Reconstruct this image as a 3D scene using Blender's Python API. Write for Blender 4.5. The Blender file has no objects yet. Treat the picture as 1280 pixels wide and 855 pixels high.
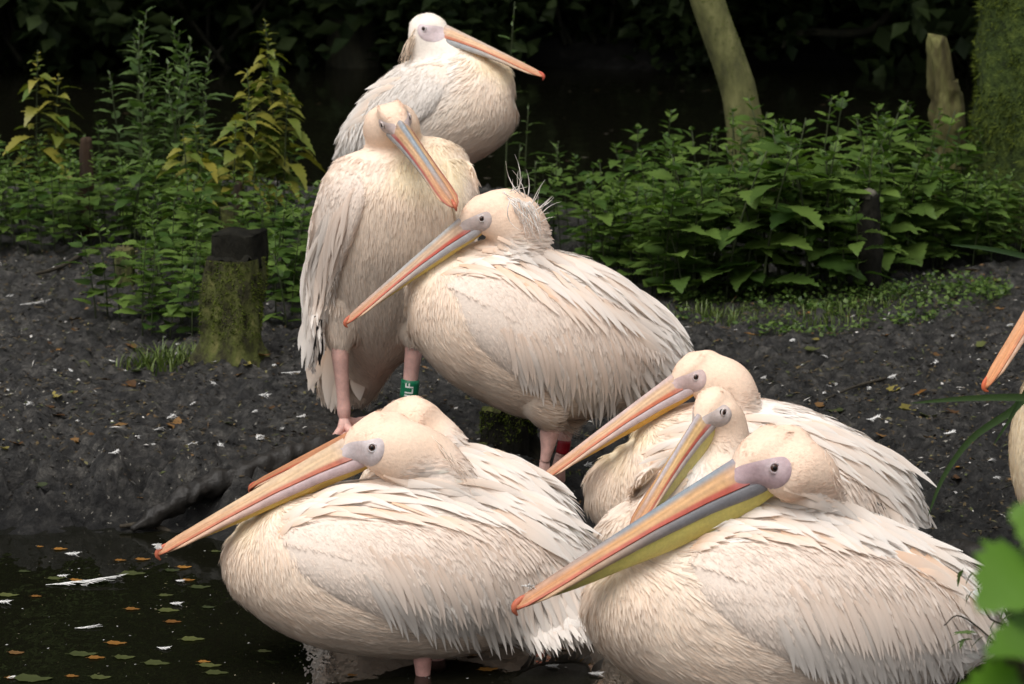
import bpy, bmesh, math, random
import numpy as np
from mathutils import Vector, Matrix, noise as mnoise
from mathutils.bvhtree import BVHTree

# ------------------------------------------------------------------ camera, sky, sun, exposure
scene = bpy.context.scene
COL = scene.collection
FPX, CU, CV = 3600.0, 640.0, 427.5          # focal length and centre in photo pixels (1280 x 855)
CAMH, PITCH = 1.75, math.atan(677.5 / 3600.0)
cam_data = bpy.data.cameras.new('camera')
cam_data.sensor_width = 36.0
cam_data.lens = FPX / 1280.0 * 36.0
cam_data.clip_start = 0.1
cam_data.clip_end = 2000.0
cam_data.dof.use_dof = True
cam_data.dof.focus_distance = 6.3
cam_data.dof.aperture_fstop = 10.0
cam = bpy.data.objects.new('camera', cam_data)
cam.location = (0, 0, CAMH)
cam.rotation_euler = (math.pi / 2 - PITCH, 0, 0)
COL.objects.link(cam)
scene.camera = cam

SUN_EL, SUN_AZ = math.radians(62), math.radians(205)     # azimuth clockwise from +Y (away from the camera)
world = bpy.data.worlds.new('World')
scene.world = world
world.use_nodes = True
wn = world.node_tree
wn.nodes.clear()
sky = wn.nodes.new('ShaderNodeTexSky')
sky.sky_type = 'NISHITA'
sky.sun_disc = False
sky.sun_elevation = SUN_EL
sky.sun_rotation = SUN_AZ
sky.dust_density = 6.0
hs = wn.nodes.new('ShaderNodeHueSaturation')
hs.inputs['Saturation'].default_value = 0.14             # overcast: a grey veil
bg = wn.nodes.new('ShaderNodeBackground')
bg.inputs['Strength'].default_value = 0.15
wo = wn.nodes.new('ShaderNodeOutputWorld')
wn.links.new(sky.outputs[0], hs.inputs['Color'])
wn.links.new(hs.outputs[0], bg.inputs['Color'])
wn.links.new(bg.outputs[0], wo.inputs['Surface'])
sun_data = bpy.data.lights.new('sun', 'SUN')
sun_data.energy = 1.0
sun_data.angle = math.radians(40)
sun_data.color = (1.0, 0.95, 0.87)
sun = bpy.data.objects.new('sun', sun_data)
sdir = Vector((math.sin(SUN_AZ) * math.cos(SUN_EL), math.cos(SUN_AZ) * math.cos(SUN_EL), math.sin(SUN_EL)))
sun.rotation_euler = sdir.to_track_quat('Z', 'Y').to_euler()
sun.location = (0, 0, 30)
COL.objects.link(sun)
scene.view_settings.view_transform = 'Standard'
scene.view_settings.look = 'None'
scene.view_settings.exposure = 0.15
scene.view_settings.gamma = 1.0

# ------------------------------------------------------------------ helpers
rng = np.random.default_rng(7)
random.seed(7)
CAM = np.array([0, 0, CAMH])
_c, _s = math.cos(PITCH), math.sin(PITCH)
FWD = np.array([0, _c, -_s]); UPV = np.array([0, _s, _c]); RGT = np.array([1.0, 0, 0])

def ray(u, v):
    return FWD + RGT * ((u - CU) / FPX) + UPV * ((CV - v) / FPX)

def PY(u, v, Y):
    """Point of the sight line through photo pixel (u, v) on the vertical plane y = Y."""
    r = ray(u, v)
    return CAM + r * (Y / r[1])

def PZ(u, v, z=0.0):
    """Point of the sight line through (u, v) on the level z."""
    r = ray(u, v)
    return CAM + r * ((z - CAMH) / r[2])

def pix(p):
    d = np.asarray(p) - CAM
    dep = d @ FWD
    return CU + FPX * (d @ RGT) / dep, CV - FPX * (d @ UPV) / dep

def scale_at(Y):
    return FPX / (Y * _c + 0.25)

def new_obj(name, data, parent=None, label=None, cat=None, group=None, kind=None):
    o = bpy.data.objects.new(name, data)
    COL.objects.link(o)
    if parent is not None: o.parent = parent
    if label: o['label'] = label
    if cat: o['category'] = cat
    if group: o['group'] = group
    if kind: o['kind'] = kind
    return o

def mesh(name, V, faces, mat, cols=None, uv=None, smooth=True):
    """faces: list of (n,k) int arrays or lists of tuples."""
    V = np.asarray(V, dtype=np.float32).reshape(-1, 3)
    me = bpy.data.meshes.new(name)
    if isinstance(faces, (list, tuple)) and len(faces) and not isinstance(faces[0], np.ndarray):
        by = {}
        for f in faces: by.setdefault(len(f), []).append(f)
        faces = [np.array(x, dtype=np.int32) for x in by.values()]
    loops = np.concatenate([f.reshape(-1) for f in faces]).astype(np.int32)
    tot = np.concatenate([np.full(len(f), f.shape[1]) for f in faces]).astype(np.int32)
    start = np.concatenate([[0], np.cumsum(tot)[:-1]]).astype(np.int32)
    me.vertices.add(len(V)); me.vertices.foreach_set('co', V.ravel())
    me.loops.add(len(loops)); me.loops.foreach_set('vertex_index', loops)
    me.polygons.add(len(tot)); me.polygons.foreach_set('loop_start', start)
    me.polygons.foreach_set('loop_total', tot)
    me.polygons.foreach_set('use_smooth', np.full(len(tot), smooth))
    me.update(calc_edges=True)
    if cols is not None:
        a = me.color_attributes.new('Col', 'FLOAT_COLOR', 'POINT')
        c = np.ones((len(V), 4), dtype=np.float32); c[:, :3] = cols
        a.data.foreach_set('color', c.ravel())
    if uv is not None:
        l = me.uv_layers.new(name='UVMap')
        l.data.foreach_set('uv', np.asarray(uv, dtype=np.float32)[loops].ravel())
    if mat is not None: me.materials.append(mat)
    me.validate()
    return me

def catmull(P, n):
    P = np.asarray(P, float)
    Q = np.vstack([2 * P[0] - P[1], P, 2 * P[-1] - P[-2]])
    t = np.linspace(0, len(P) - 1 - 1e-6, n)
    i = t.astype(int); f = (t - i)[:, None]
    p0, p1, p2, p3 = Q[i], Q[i + 1], Q[i + 2], Q[i + 3]
    return 0.5 * (2 * p1 + (p2 - p0) * f + (2 * p0 - 5 * p1 + 4 * p2 - p3) * f ** 2 + (3 * p1 - p0 - 3 * p2 + p3) * f ** 3)

def unit(a):
    a = np.asarray(a, float)
    return a / np.maximum(np.linalg.norm(a, axis=-1, keepdims=True), 1e-9)

def tube(pts, rad, seg=10, flat=None, ref=None, n=None):
    """Closed tapering tube through pts; rad per point; returns verts, faces."""
    pts = np.asarray(pts, float); rad = np.asarray(rad, float)
    if rad.ndim == 0: rad = np.full(len(pts), float(rad))
    if n:
        q = catmull(np.column_stack([pts, rad]), n); pts, rad = q[:, :3], np.maximum(q[:, 3], 1e-4)
    T = unit(np.gradient(pts, axis=0))
    if ref is None: ref = np.eye(3)[int(np.argmin(np.abs(T).mean(0)))]
    ref = np.asarray(ref, float)
    A = np.cross(T, ref)
    bad = np.linalg.norm(A, axis=1) < 0.15
    if bad.any(): A[bad] = np.cross(T[bad], [1, 0, 0.3])
    A = unit(A); B = unit(np.cross(A, T))
    th = np.linspace(0, 2 * math.pi, seg, endpoint=False)
    fl = 1.0 if flat is None else flat
    ring = pts[:, None] + rad[:, None, None] * (np.cos(th)[None, :, None] * A[:, None] + fl * np.sin(th)[None, :, None] * B[:, None])
    m = len(pts)
    V = np.vstack([ring.reshape(-1, 3), pts[0] - T[0] * rad[0] * .35, pts[-1] + T[-1] * rad[-1] * .35])
    i = np.arange(m - 1)[:, None] * seg; j = np.arange(seg)[None]; k = (j + 1) % seg
    quads = np.stack([i + j, i + k, i + seg + k, i + seg + j], -1).reshape(-1, 4)
    jj = np.arange(seg); kk = (jj + 1) % seg; e = (m - 1) * seg
    tris = np.vstack([np.stack([kk, jj, np.full(seg, m * seg)], -1), np.stack([e + jj, e + kk, np.full(seg, m * seg + 1)], -1)])
    return V, [quads, tris]

def join(parts):
    """parts: list of (V, [faces...]) -> one (V, faces)."""
    Vs, Fs, o = [], {}, 0
    for V, F in parts:
        for f in F: Fs.setdefault(f.shape[1], []).append(f + o)
        Vs.append(V); o += len(V)
    return np.vstack(Vs), [np.vstack(x) for x in Fs.values()]

def hash2(ix, iy, seed):
    h = (ix.astype(np.int64) * 374761393 + iy.astype(np.int64) * 668265263 + seed * 1442695041) & 0xffffffff
    h = ((h ^ (h >> 13)) * 1274126177) & 0xffffffff
    return ((h ^ (h >> 16)) & 0xffff) / 65535.0

def vnoise(x, y, seed=0):
    ix, iy = np.floor(x), np.floor(y)
    fx, fy = x - ix, y - iy
    fx = fx * fx * (3 - 2 * fx); fy = fy * fy * (3 - 2 * fy)
    a = hash2(ix, iy, seed); b = hash2(ix + 1, iy, seed); c = hash2(ix, iy + 1, seed); d = hash2(ix + 1, iy + 1, seed)
    return (a * (1 - fx) + b * fx) * (1 - fy) + (c * (1 - fx) + d * fx) * fy - 0.5

def fbm(x, y, f, oct=4, seed=0, gain=.5):
    r, a = 0, 1.0
    for k in range(oct):
        r = r + a * vnoise(x * f + 13.7 * k, y * f - 7.1 * k, seed + k); a *= gain; f *= 2.03
    return r

def sstep(a, b, x):
    t = np.clip((x - a) / (b - a), 0, 1); return t * t * (3 - 2 * t)

# ------------------------------------------------------------------ materials
def mat_base(name):
    m = bpy.data.materials.new(name); m.use_nodes = True
    nt = m.node_tree; b = nt.nodes['Principled BSDF']
    return m, nt, b

def N(nt, t, **kw):
    n = nt.nodes.new(t)
    for k, v in kw.items():
        if k in n.inputs: n.inputs[k].default_value = v
        else: setattr(n, k, v)
    return n

def ramp(nt, stops):
    r = nt.nodes.new('ShaderNodeValToRGB')
    e = r.color_ramp.elements
    e[0].position, e[0].color = stops[0][0], (*stops[0][1], 1)
    e[1].position, e[1].color = stops[-1][0], (*stops[-1][1], 1)
    for p, c in stops[1:-1]:
        x = e.new(p); x.color = (*c, 1)
    return r

def bump(nt, b, height, strength, dist):
    bp = N(nt, 'ShaderNodeBump', Strength=strength, Distance=dist)
    nt.links.new(height, bp.inputs['Height']); nt.links.new(bp.outputs[0], b.inputs['Normal'])
    return bp

def noisy_mat(name, stops, scale=20, rough=.8, bumpd=.003, bstr=.5, detail=6, spec=.3, stretch=None, r2=None):
    m, nt, b = mat_base(name)
    tc = nt.nodes.new('ShaderNodeTexCoord')
    src = tc.outputs['Object']
    if stretch:
        mp = N(nt, 'ShaderNodeMapping'); mp.inputs['Scale'].default_value = stretch
        nt.links.new(src, mp.inputs[0]); src = mp.outputs[0]
    n = N(nt, 'ShaderNodeTexNoise', Scale=scale, Detail=detail, Roughness=.62)
    nt.links.new(src, n.inputs['Vector'])
    r = ramp(nt, stops)
    nt.links.new(n.outputs[0], r.inputs[0]); nt.links.new(r.outputs[0], b.inputs['Base Color'])
    b.inputs['Roughness'].default_value = rough
    b.inputs['Specular IOR Level'].default_value = spec
    if r2:
        rr = N(nt, 'ShaderNodeMapRange'); rr.inputs['To Min'].default_value = r2[0]; rr.inputs['To Max'].default_value = r2[1]
        nt.links.new(n.outputs[0], rr.inputs[0]); nt.links.new(rr.outputs[0], b.inputs['Roughness'])
    n2 = N(nt, 'ShaderNodeTexNoise', Scale=scale * 3.1, Detail=5, Roughness=.65)
    nt.links.new(src, n2.inputs['Vector'])
    bump(nt, b, n2.outputs[0], bstr, bumpd)
    return m

def col_mat(name, rough=.7, spec=.25, transl=0.0, noise_scale=0, noise_amt=0.0, bumpd=0, coat=0, sss=0):
    """Colour from the mesh attribute 'Col' (the thing's own markings), with fine procedural grain."""
    m, nt, b = mat_base(name)
    at = N(nt, 'ShaderNodeAttribute', attribute_name='Col')
    out = at.outputs['Color']
    if noise_scale:
        tc = nt.nodes.new('ShaderNodeTexCoord')
        n = N(nt, 'ShaderNodeTexNoise', Scale=noise_scale, Detail=5, Roughness=.6)
        nt.links.new(tc.outputs['Object'], n.inputs['Vector'])
        mr = N(nt, 'ShaderNodeMapRange'); mr.inputs['To Min'].default_value = 1 - noise_amt; mr.inputs['To Max'].default_value = 1 + noise_amt
        mr.inputs['From Min'].default_value = .25; mr.inputs['From Max'].default_value = .75
        nt.links.new(n.outputs[0], mr.inputs[0])
        mx = N(nt, 'ShaderNodeVectorMath', operation='MULTIPLY')
        nt.links.new(out, mx.inputs[0]); nt.links.new(mr.outputs[0], mx.inputs[1]); out = mx.outputs[0]
        if bumpd: bump(nt, b, n.outputs[0], .6, bumpd)
    nt.links.new(out, b.inputs['Base Color'])
    b.inputs['Roughness'].default_value = rough
    b.inputs['Specular IOR Level'].default_value = spec
    if coat: b.inputs['Coat Weight'].default_value = coat
    if sss:
        b.inputs['Subsurface Weight'].default_value = sss
        b.inputs['Subsurface Scale'].default_value = .008
        b.inputs['Subsurface Radius'].default_value = (1, .5, .35)
    if transl:
        tr = nt.nodes.new('ShaderNodeBsdfTranslucent'); mix = N(nt, 'ShaderNodeMixShader'); mix.inputs[0].default_value = transl
        nt.links.new(out, tr.inputs['Color'])
        nt.links.new(b.outputs[0], mix.inputs[1]); nt.links.new(tr.outputs[0], mix.inputs[2])
        nt.links.new(mix.outputs[0], nt.nodes['Material Output'].inputs['Surface'])
    return m

def leaf_mat(name, a, b2, rough=.45, transl=.25, vary=.35, spec=.4):
    """Leaf: each leaf its own shade, fine veins by noise, light passes through a little."""
    m, nt, b = mat_base(name)
    oi = nt.nodes.new('ShaderNodeObjectInfo')
    at = N(nt, 'ShaderNodeAttribute', attribute_name='Col')
    sep = nt.nodes.new('ShaderNodeSeparateColor'); nt.links.new(at.outputs['Color'], sep.inputs[0])
    add = N(nt, 'ShaderNodeMath', operation='ADD'); nt.links.new(oi.outputs['Random'], add.inputs[0]); nt.links.new(sep.outputs[0], add.inputs[1])
    fr = N(nt, 'ShaderNodeMath', operation='FRACT'); nt.links.new(add.outputs[0], fr.inputs[0])
    tc = nt.nodes.new('ShaderNodeTexCoord')
    n = N(nt, 'ShaderNodeTexNoise', Scale=45, Detail=4, Roughness=.6); nt.links.new(tc.outputs['Object'], n.inputs['Vector'])
    mx = N(nt, 'ShaderNodeMix', data_type='RGBA')
    ad2 = N(nt, 'ShaderNodeMath', operation='MULTIPLY_ADD'); nt.links.new(n.outputs[0], ad2.inputs[0]); ad2.inputs[1].default_value = vary; 
    sb = N(nt, 'ShaderNodeMath', operation='SUBTRACT'); nt.links.new(fr.outputs[0], sb.inputs[0]); sb.inputs[1].default_value = vary * .5
    nt.links.new(sb.outputs[0], ad2.inputs[2])
    nt.links.new(ad2.outputs[0], mx.inputs['Factor']); mx.clamp_factor = True
    mx.inputs['A'].default_value = (*a, 1); mx.inputs['B'].default_value = (*b2, 1)
    out = mx.outputs['Result']
    nt.links.new(out, b.inputs['Base Color'])
    b.inputs['Roughness'].default_value = rough; b.inputs['Specular IOR Level'].default_value = spec
    bump(nt, b, n.outputs[0], .35, .003)
    if transl:
        tr = nt.nodes.new('ShaderNodeBsdfTranslucent'); mix = N(nt, 'ShaderNodeMixShader'); mix.inputs[0].default_value = transl
        g = N(nt, 'ShaderNodeVectorMath', operation='MULTIPLY'); g.inputs[1].default_value = (1.1, 1.3, .6); nt.links.new(out, g.inputs[0])
        nt.links.new(g.outputs[0], tr.inputs['Color'])
        nt.links.new(b.outputs[0], mix.inputs[1]); nt.links.new(tr.outputs[0], mix.inputs[2])
        nt.links.new(mix.outputs[0], nt.nodes['Material Output'].inputs['Surface'])
    return m

def mud_material():
    m, nt, b = mat_base('wet_mud')
    geo = nt.nodes.new('ShaderNodeNewGeometry'); src = geo.outputs['Position']
    n1 = N(nt, 'ShaderNodeTexNoise', Scale=22, Detail=10, Roughness=.78); nt.links.new(src, n1.inputs['Vector'])
    r1 = ramp(nt, [(.33, (.006, .006, .006)), (.45, (.020, .019, .018)), (.55, (.048, .045, .041)), (.67, (.13, .12, .105))])
    nt.links.new(n1.outputs[0], r1.inputs[0])
    # dried droppings and pale crumbs
    n3 = N(nt, 'ShaderNodeTexNoise', Scale=75, Detail=2, Roughness=.5); nt.links.new(src, n3.inputs['Vector'])
    n4 = N(nt, 'ShaderNodeTexNoise', Scale=2.6, Detail=3); nt.links.new(src, n4.inputs['Vector'])
    mm = N(nt, 'ShaderNodeMath', operation='MULTIPLY_ADD'); nt.links.new(n4.outputs[0], mm.inputs[0]); mm.inputs[1].default_value = .25; nt.links.new(n3.outputs[0], mm.inputs[2])
    r3 = ramp(nt, [(.835, (0, 0, 0)), (.87, (1, 1, 1))]); nt.links.new(mm.outputs[0], r3.inputs[0])
    mx = N(nt, 'ShaderNodeMix', data_type='RGBA'); nt.links.new(r3.outputs[0], mx.inputs['Factor'])
    sz = nt.nodes.new('ShaderNodeSeparateXYZ'); nt.links.new(src, sz.inputs[0])           # mud darkened towards the water: wet, plus painted shade of the overhanging bank
    wz = N(nt, 'ShaderNodeMapRange'); wz.inputs['From Min'].default_value = .03; wz.inputs['From Max'].default_value = .115; wz.inputs['To Min'].default_value = .38; wz.inputs['To Max'].default_value = 1.0
    nt.links.new(sz.outputs['Z'], wz.inputs[0])
    wm = N(nt, 'ShaderNodeVectorMath', operation='MULTIPLY'); nt.links.new(r1.outputs[0], wm.inputs[0]); nt.links.new(wz.outputs[0], wm.inputs[1])
    nt.links.new(wm.outputs[0], mx.inputs['A']); mx.inputs['B'].default_value = (.28, .26, .22, 1)
    nt.links.new(mx.outputs['Result'], b.inputs['Base Color'])
    n2 = N(nt, 'ShaderNodeTexNoise', Scale=45, Detail=8, Roughness=.75); nt.links.new(src, n2.inputs['Vector'])
    bump(nt, b, n2.outputs[0], 1.0, .02)
    rr = N(nt, 'ShaderNodeMapRange'); rr.inputs['From Min'].default_value = .3; rr.inputs['From Max'].default_value = .7
    rr.inputs['To Min'].default_value = .22; rr.inputs['To Max'].default_value = .7
    nt.links.new(n1.outputs[0], rr.inputs[0]); nt.links.new(rr.outputs[0], b.inputs['Roughness'])
    b.inputs['Specular IOR Level'].default_value = .35
    return m

def water_material():
    m, nt, b = mat_base('pond_water')
    geo = nt.nodes.new('ShaderNodeNewGeometry'); src = geo.outputs['Position']
    b.inputs['Base Color'].default_value = (.006, .006, .0035, 1)
    b.inputs['Roughness'].default_value = .02
    b.inputs['IOR'].default_value = 1.33
    mp = N(nt, 'ShaderNodeMapping'); mp.inputs['Scale'].default_value = (1, .45, 1); nt.links.new(src, mp.inputs[0])
    n1 = N(nt, 'ShaderNodeTexNoise', Scale=7, Detail=3, Roughness=.5); nt.links.new(mp.outputs[0], n1.inputs['Vector'])
    n2 = N(nt, 'ShaderNodeTexNoise', Scale=38, Detail=2, Roughness=.5); nt.links.new(mp.outputs[0], n2.inputs['Vector'])
    ad = N(nt, 'ShaderNodeMath', operation='MULTIPLY_ADD'); nt.links.new(n2.outputs[0], ad.inputs[0]); ad.inputs[1].default_value = .12; nt.links.new(n1.outputs[0], ad.inputs[2])
    bump(nt, b, ad.outputs[0], .17, .03)
    return m

M = {}
M['mud'] = mud_material()
M['water'] = water_material()
M['plumage'] = col_mat('plumage', rough=.85, spec=.08, transl=.24)
M['body'] = col_mat('down', rough=.9, spec=.05, noise_scale=150, noise_amt=.1, bumpd=.002)
M['bill'] = col_mat('bill_horn', rough=.5, spec=.35, noise_scale=130, noise_amt=.13, bumpd=.0012)
M['skin'] = col_mat('bare_skin', rough=.55, spec=.3, noise_scale=140, noise_amt=.12, bumpd=.0012, sss=.15)
M['eye'] = col_mat('eye_gloss', rough=.12, spec=.45)
M['moss_bark'] = noisy_mat('mossy_bark', [(.3, (.012, .010, .007)), (.47, (.035, .032, .015)), (.58, (.045, .06, .014)), (.75, (.085, .10, .03))], 14, .9, .012, .8, stretch=(1, 1, .5))
M['moss'] = noisy_mat('thick_moss', [(.3, (.012, .02, .004)), (.5, (.04, .062, .010)), (.7, (.09, .12, .02))], 30, .95, .015, 1.0)
M['bark'] = noisy_mat('pale_bark', [(.3, (.045, .046, .018)), (.5, (.10, .10, .036)), (.7, (.17, .165, .065))], 16, .85, .006, .6, stretch=(1, 1, .45))
M['dead_wood'] = noisy_mat('dead_wood', [(.3, (.025, .02, .008)), (.48, (.075, .066, .024)), (.7, (.15, .15, .05))], 20, .85, .01, .8, stretch=(1, 1, .2))
M['stump_green'] = noisy_mat('mossy_stump_bark', [(.3, (.012, .010, .005)), (.43, (.035, .034, .012)), (.55, (.07, .08, .018)), (.75, (.14, .13, .045))], 26, .9, .01, .9, stretch=(1, 1, .6))
M['stump_dark'] = noisy_mat('wet_dark_stump', [(.3, (.005, .005, .004)), (.6, (.016, .015, .011)), (.8, (.035, .032, .02))], 22, .9, .01, .9, spec=.1, stretch=(1, 1, .5))
M['post'] = noisy_mat('rotten_post', [(.3, (.012, .008, .005)), (.55, (.04, .022, .011)), (.8, (.075, .045, .022))], 24, .85, .006, .8, stretch=(1, 1, .2))
M['cut_wood'] = noisy_mat('weathered_cut_wood', [(.3, (.05, .045, .033)), (.6, (.12, .11, .085)), (.8, (.2, .19, .16))], 40, .8, .004, .6)
M['root'] = noisy_mat('wet_root', [(.3, (.008, .007, .006)), (.6, (.022, .019, .016)), (.8, (.045, .04, .033))], 18, .5, .006, .7)
M['twig'] = noisy_mat('twig', [(.3, (.012, .010, .007)), (.7, (.05, .04, .026))], 60, .8, .002, .6)
M['far_bark'] = noisy_mat('far_bark', [(.3, (.010, .010, .006)), (.7, (.04, .038, .022))], 14, .9, .01, .8, stretch=(1, 1, .4))
M['nettle'] = leaf_mat('nettle_leaf', (.030, .066, .012), (.110, .172, .034), spec=.3)
M['nettle_yellow'] = leaf_mat('yellowing_leaf', (.07, .12, .02), (.24, .21, .035))
M['lance'] = leaf_mat('willow_leaf', (.045, .085, .022), (.11, .165, .05))
M['stem'] = noisy_mat('green_stem', [(.3, (.02, .032, .010)), (.7, (.05, .06, .022))], 40, .6, .001, .4)
M['far_leaf'] = leaf_mat('far_leaf', (.010, .019, .006), (.032, .048, .014), transl=.12, spec=.15, rough=.6)
M['canopy_leaf'] = leaf_mat('canopy_leaf', (.040, .072, .014), (.095, .14, .034), transl=.2, spec=.2, rough=.6)
M['grass'] = leaf_mat('grass_blade', (.05, .085, .015), (.13, .17, .04))
M['weed'] = leaf_mat('weed_leaf', (.035, .075, .014), (.12, .18, .04))
M['reed'] = leaf_mat('reed_blade', (.03, .06, .02), (.06, .10, .035), rough=.4)
M['fore_leaf'] = leaf_mat('bright_leaf', (.10, .22, .02), (.16, .30, .035), transl=.4)
M['dead_leaf'] = leaf_mat('dead_leaf', (.05, .024, .010), (.17, .09, .03), rough=.6, transl=.1, spec=.25)
M['yellow_leaf'] = leaf_mat('fallen_yellow_leaf', (.13, .11, .025), (.30, .24, .06), rough=.55, transl=.15)
M['green_leaf'] = leaf_mat('fallen_green_leaf', (.03, .04, .012), (.09, .10, .028), rough=.5, transl=.15)
M['orange_leaf'] = leaf_mat('fallen_orange_leaf', (.14, .06, .012), (.30, .14, .025), rough=.5, transl=.1)
M['down'] = noisy_mat('white_down', [(.3, (.55, .54, .52)), (.7, (.8, .79, .77))], 80, .8, .001, .3)
M['litter'] = col_mat('litter_bits', rough=.75, spec=.2)
M['band_green'] = noisy_mat('green_plastic', [(.3, (.005, .12, .055)), (.7, (.008, .16, .075))], 60, .35, .0003, .2)
M['band_red'] = noisy_mat('red_plastic', [(.3, (.20, .006, .012)), (.7, (.28, .01, .018))], 60, .35, .0003, .2)
M['white_print'] = noisy_mat('white_print', [(.3, (.6, .62, .58)), (.7, (.75, .76, .72))], 90, .5, .0003, .2)
M['moss_tuft'] = leaf_mat('moss_tuft', (.03, .045, .007), (.10, .125, .02), rough=.9, transl=.2, spec=.1)
# ------------------------------------------------------------------ ground, water
def shore_y(x):
    k = sstep(-.1, .9, x)
    return 6.80 - .28 * k + .05 * np.sin(x * 5.3 + 1) + .025 * np.sin(x * 13.1) + .10 * np.exp(-((x + .15) / .25) ** 2)

FLAT = [PZ(440, 530, .15), PZ(470, 525, .15), PZ(511, 515, .15), PZ(660, 592, .14), PZ(690, 584, .14)]
def ground_z(x, y, fine=True):
    x = np.asarray(x, float); y = np.asarray(y, float)
    t = y - shore_y(x) + .05 * fbm(x, y, 5, 3, 40)
    left = 1 - sstep(-.25, .45, x)
    front = -.16 + .16 * sstep(-.5, -.02, t)
    step = (.095 * left + .03) * sstep(-.02, .17 + .3 * (1 - left), t) + (.03 * (1 - left)) * sstep(.3, 1.2, t)
    rise = .05 * sstep(.3, 3.5, t)
    back = sstep(12.3, 11.7, y + .25 * np.sin(x * 1.7))
    z = front + (step + rise) * back - .30 * (1 - back) * sstep(11.5, 12, y)
    far = sstep(18.6, 19.6, y + .4 * np.sin(x * 1.1) + .2 * np.sin(x * 2.9))
    z = z + far * .48 + sstep(20, 30, y) * .6
    z = z + (sstep(3.2, 2.0, y)) * .45                       # the bank the camera stands on
    land = sstep(-.05, .12, t) * back
    if fine:
        calm = 1.0
        for q in FLAT: calm = calm - .93 * np.exp(-((x - q[0]) ** 2 + (y - q[1]) ** 2) / .0144)
        land = land * np.clip(calm, 0, 1)
        f1 = fbm(x, y, 6, 4, 3); f2 = fbm(x, y, 24, 3, 11, .6); f3 = np.abs(fbm(x, y, 14, 3, 21))
        f4 = fbm(x, y, 42, 2, 51, .6); z = z + land * (.038 * f1 + .026 * f2 + .018 * f4 - .04 * f3 + .014) + (1 - land) * .01 * f1
        edge = np.exp(-((t - .1) / .10) ** 2) * left
        z = z + edge * (.11 * fbm(x, y, 11, 3, 31) + .05 * f2 + .02 * f4)
    return z

xs = np.concatenate([-np.geomspace(400, 2.3, 34), np.arange(-2.25, 2.3, .0125), np.geomspace(2.32, 400, 34)])
ys = np.concatenate([-np.geomspace(120, 1, 14), np.linspace(-.8, 5.6, 24), np.arange(5.7, 9.0, .0125), np.arange(9.0, 12.4, .03), np.geomspace(12.5, 600, 60)])
X, Y = np.meshgrid(xs, ys)
Z = ground_z(X, Y)
nx, ny = len(xs), len(ys)
ii = np.arange(ny - 1)[:, None] * nx; jj = np.arange(nx - 1)[None]
Q = np.stack([ii + jj, ii + jj + 1, ii + nx + jj + 1, ii + nx + jj], -1).reshape(-1, 4)
ground = new_obj('ground', mesh('ground', np.stack([X, Y, Z], -1).reshape(-1, 3), [Q], M['mud']), kind='structure')
GZ = lambda x, y: float(ground_z(np.array([x]), np.array([y]))[0])

wv = np.array([[-60, 2.2, 0], [60, 2.2, 0], [60, 19.6, 0], [-60, 19.6, 0]])
water = new_obj('pond_water', mesh('pond_water', wv, [np.array([[0, 1, 2, 3]])], M['water']), kind='structure')

def GP(u, v):
    """Ground point seen at photo pixel (u, v)."""
    z = .12
    for _ in range(8):
        p = PZ(u, v, z); z = max(0.0, GZ(p[0], p[1]))
    return PZ(u, v, z)

def at_base(V, base): return np.asarray(V) - np.asarray(base)

def single(name, V, F, mat, base, label, cat, group=None, cols=None, kind=None):
    o = new_obj(name, mesh(name, at_base(V, base), F, mat, cols=cols), label=label, cat=cat, group=group, kind=kind)
    o.location = base
    return o

def part(name, V, F, mat, parent, base, label=None, cols=None, kind=None, uv=None, smooth=True):
    return new_obj(name, mesh(name, at_base(V, base), F, mat, cols=cols, uv=uv, smooth=smooth), parent, label=label, kind=kind)

def thing(name, base, label, cat, group=None):
    o = new_obj(name, None, label=label, cat=cat, group=group)
    o.location = base; o.empty_display_size = .1
    return o

# ------------------------------------------------------------------ leaves
def leaf_shape(length, width, teeth=7, fold=.25, droop=.35, petiole=.25, tipp=1.0, seed=0):
    """Serrated ovate blade along +X, folded on its midrib and drooping; returns V, F, Col."""
    r = random.Random(seed)
    n = teeth * 2 + 1
    mid, L, R = [], [], []
    for i in range(n):
        t = i / (n - 1)
        w = width * .5 * (math.sin(math.pi * min(1, t ** .62)) ** (.8)) * (1 - .25 * t) * 1.15 if 0 < t < 1 else 0.0
        if teeth > 1 and 0 < i < n - 1: w *= (1.12 if i % 2 else .86)
        sx = -.012 * length * (1 if i % 2 == 0 else -1) if teeth > 1 else 0
        x = t * length
        zc = -droop * length * t * t
        wav = .02 * length * math.sin(i * 2.1 + r.random() * 6)
        mid.append((x, 0, zc)); L.append((x + sx, w, zc + fold * w + wav)); R.append((x + sx, -w, zc + fold * w - wav))
    V = mid + L + R; F = []
    for i in range(n - 1):
        F.append((i, i + 1, n + i + 1, n + i)); F.append((i + 1, i, 2 * n + i, 2 * n + i + 1))
    V = np.array(V); V[:, 0] += petiole * length
    pw = .018 * length
    k = len(V)
    V = np.vstack([V, [[0, pw, 0], [0, -pw, 0], [petiole * length * 1.1, -pw, .002], [petiole * length * 1.1, pw, .002]]])
    F.append((k, k + 1, k + 2, k + 3))
    return V, F, np.zeros((len(V), 3))

def leaf_mesh(name, mat, **kw):
    V, F, C = leaf_shape(**kw)
    return mesh(name, V, F, mat, cols=C)

def frame(d, up=(0, 0, 1), roll=0.0):
    d = unit(d); up = np.asarray(up, float)
    y = np.cross(up, d)
    if np.linalg.norm(y) < .05: y = np.array([0, 1.0, 0])
    y = unit(y); z = np.cross(d, y)
    c, s = math.cos(roll), math.sin(roll)
    return np.column_stack([d, c * y + s * z, -s * y + c * z])

def mat4(R, loc, s=1.0):
    m = Matrix.Identity(4)
    for i in range(3):
        for j in range(3): m[i][j] = float(R[i][j]) * s
        m[i][3] = float(loc[i])
    return m

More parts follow.
